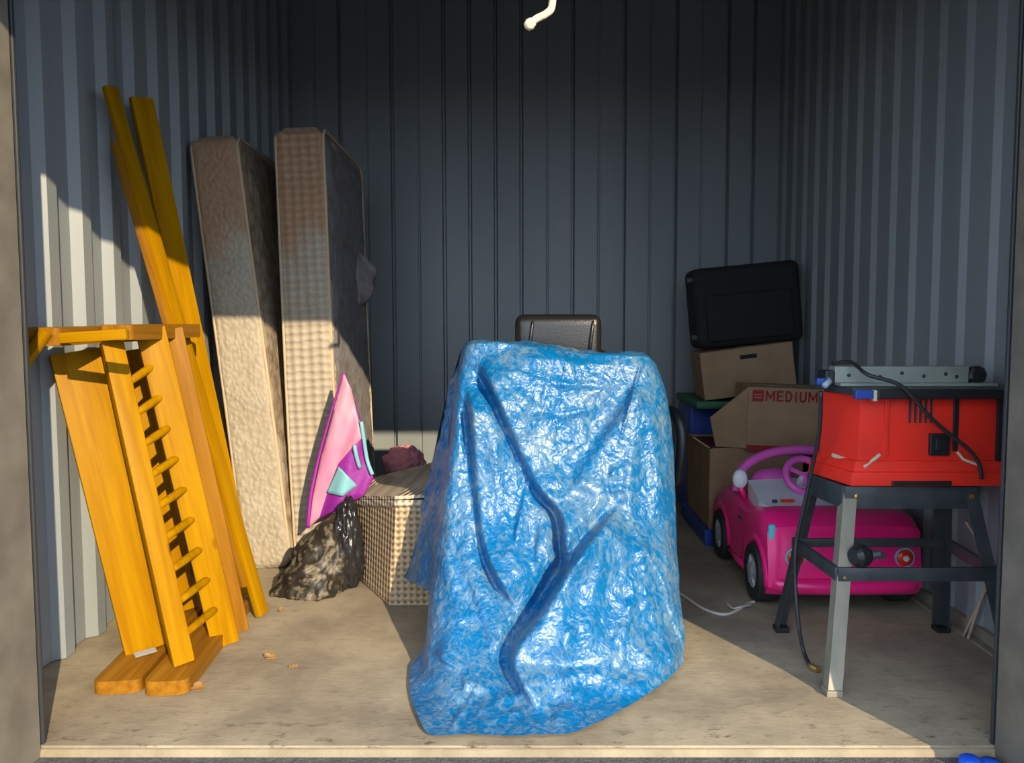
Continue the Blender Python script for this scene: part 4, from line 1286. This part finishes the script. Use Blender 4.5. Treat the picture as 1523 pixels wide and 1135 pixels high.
# ------------------------------------------------------------------ small things
# white cord on the floor
pts = [fl(985, 868, .006), fl(1016, 886, .006), fl(1045, 905, .006), fl(1075, 914, .006), fl(1096, 908, .006), fl(1112, 898, .006), fl(1122, 895, .006)]
o = obj('white_cord', bm_tube(pts, .006, seg=8, smoothn=8), M_cable, smooth=True); tag(o, 'thin off-white cord lying on the floor beside the toy car', 'cord')
pts = [fl(1080, 897, .006), fl(1090, 905, .008), fl(1100, 903, .016), fl(1118, 900, .007)]
obj('frayed_end', bm_tube(pts, .0045, seg=6, smoothn=5), M_cable, o, smooth=True)
# cream pull rope hanging in the doorway
pts = [at(820, -260, 1.80), at(821, -120, 1.80), at(822, -30, 1.80), at(821, 8, 1.80), at(813, 20, 1.795), at(798, 28, 1.79), at(788, 36, 1.785)]
zt = 2.301
top = Vector((pts[0].x, 1.80, zt))
pts = [top] + [q for q in pts if q.z < 2.25]
o = obj('pull_rope', bm_tube(pts, .0085, seg=10, smoothn=8), M_rope, smooth=True); tag(o, 'short cream rope hanging at the top of the doorway', 'rope')
obj('rope_knot', bm_lathe([(0, -.014), (.010, -.010), (.013, 0), (.010, .010), (0, .014)], pts[-1], (-.7, 0, -.6), 12), M_rope, o, smooth=True)
# sticks behind the right leg
for i, (a, b, lab) in enumerate([(at(1436, 775, 2.62), at(1472, 842, 2.62), 'thin tan stick by the right wall, upright one'), (at(1418, 812, 2.66), at(1474, 852, 2.60), 'thin tan stick by the right wall, slanting one')]):
    b.z = max(b.z, .02)
    e = b + (b - a) * ((b.z - .004) / (a.z - b.z)) * .98 if i == 0 else b + Vector((.0, .05, -(b.z - .005)))
    e.x = min(e.x, 1.50)
    bm = bm_tube([a, lerp(a, b, .5) + Vector((.004, 0, .003)), b, e], .005, seg=7, smoothn=4)
    o = obj('stick', bm, mat('tan_stick', (.42, .34, .24), rough=.8), smooth=True); tag(o, lab, 'stick', 'sticks by the right wall')
# blue cap at the sill
c0 = fl(1452, 1137, -.018)
b = thing('bottle_cap', (c0.x, c0.y, -.024), 'bright blue plastic scrap on the sill at lower right', 'litter')
obj('cap', bm_lathe([(.026, 0), (.028, .008), (.026, .026), (.018, .032), (0, .033)], (c0.x - .022, c0.y - .012, -.0235), 'Z', 18), M_bluecap, b, smooth=True)
obj('ring', bm_lathe([(.022, 0), (.024, .006), (.022, .022), (0, .024)], (c0.x + .03, c0.y - .012, -.0235), 'Z', 18), M_bluecap, b, smooth=True)
# fallen leaves
def leaf(u, v, s, a, lab):
    p = fl(u, v, 0)
    bm = bmesh.new()
    ctr = []
    n = 7
    rows = []
    for i in range(n):
        t = i / (n - 1)
        w = math.sin(math.pi * min(.98, t * .95 + .03)) ** .8 * .42 * (1 + .25 * math.sin(t * 16))
        z = .004 + .35 * s * (t - .4) ** 2 * 2
        rows.append([bm.verts.new((x * s, (t - .5) * s * 1.3, z + (.22 * s * abs(x) * 1.4 if abs(x) > .01 else 0))) for x in (-w, 0, w)])
    for A, B in zip(rows, rows[1:]):
        for i in (0, 1): bm.faces.new((A[i], A[i + 1], B[i + 1], B[i]))
    bmesh.ops.rotate(bm, cent=(0, 0, 0), matrix=Matrix.Rotation(a, 3, 'Z'), verts=bm.verts)
    bmesh.ops.translate(bm, vec=(p.x, p.y, .001), verts=bm.verts)
    o = obj('dry_leaf', bm, M_leaf); md = o.modifiers.new('t', 'SOLIDIFY'); md.thickness = .0012
    tag(o, lab, 'leaf', 'fallen leaves on the floor')
leaf(295, 1027, .042, .5, 'small dry brown leaf in front of the bed posts')
leaf(403, 981, .040, 1.2, 'small dry brown leaf to the right of the bed posts')
leaf(437, 995, .024, 2.2, 'tiny dry leaf fragment, farthest right of the bed posts')
leaf(418, 910, .026, .2, 'tiny dry leaf beside the foot of the long bed rail')
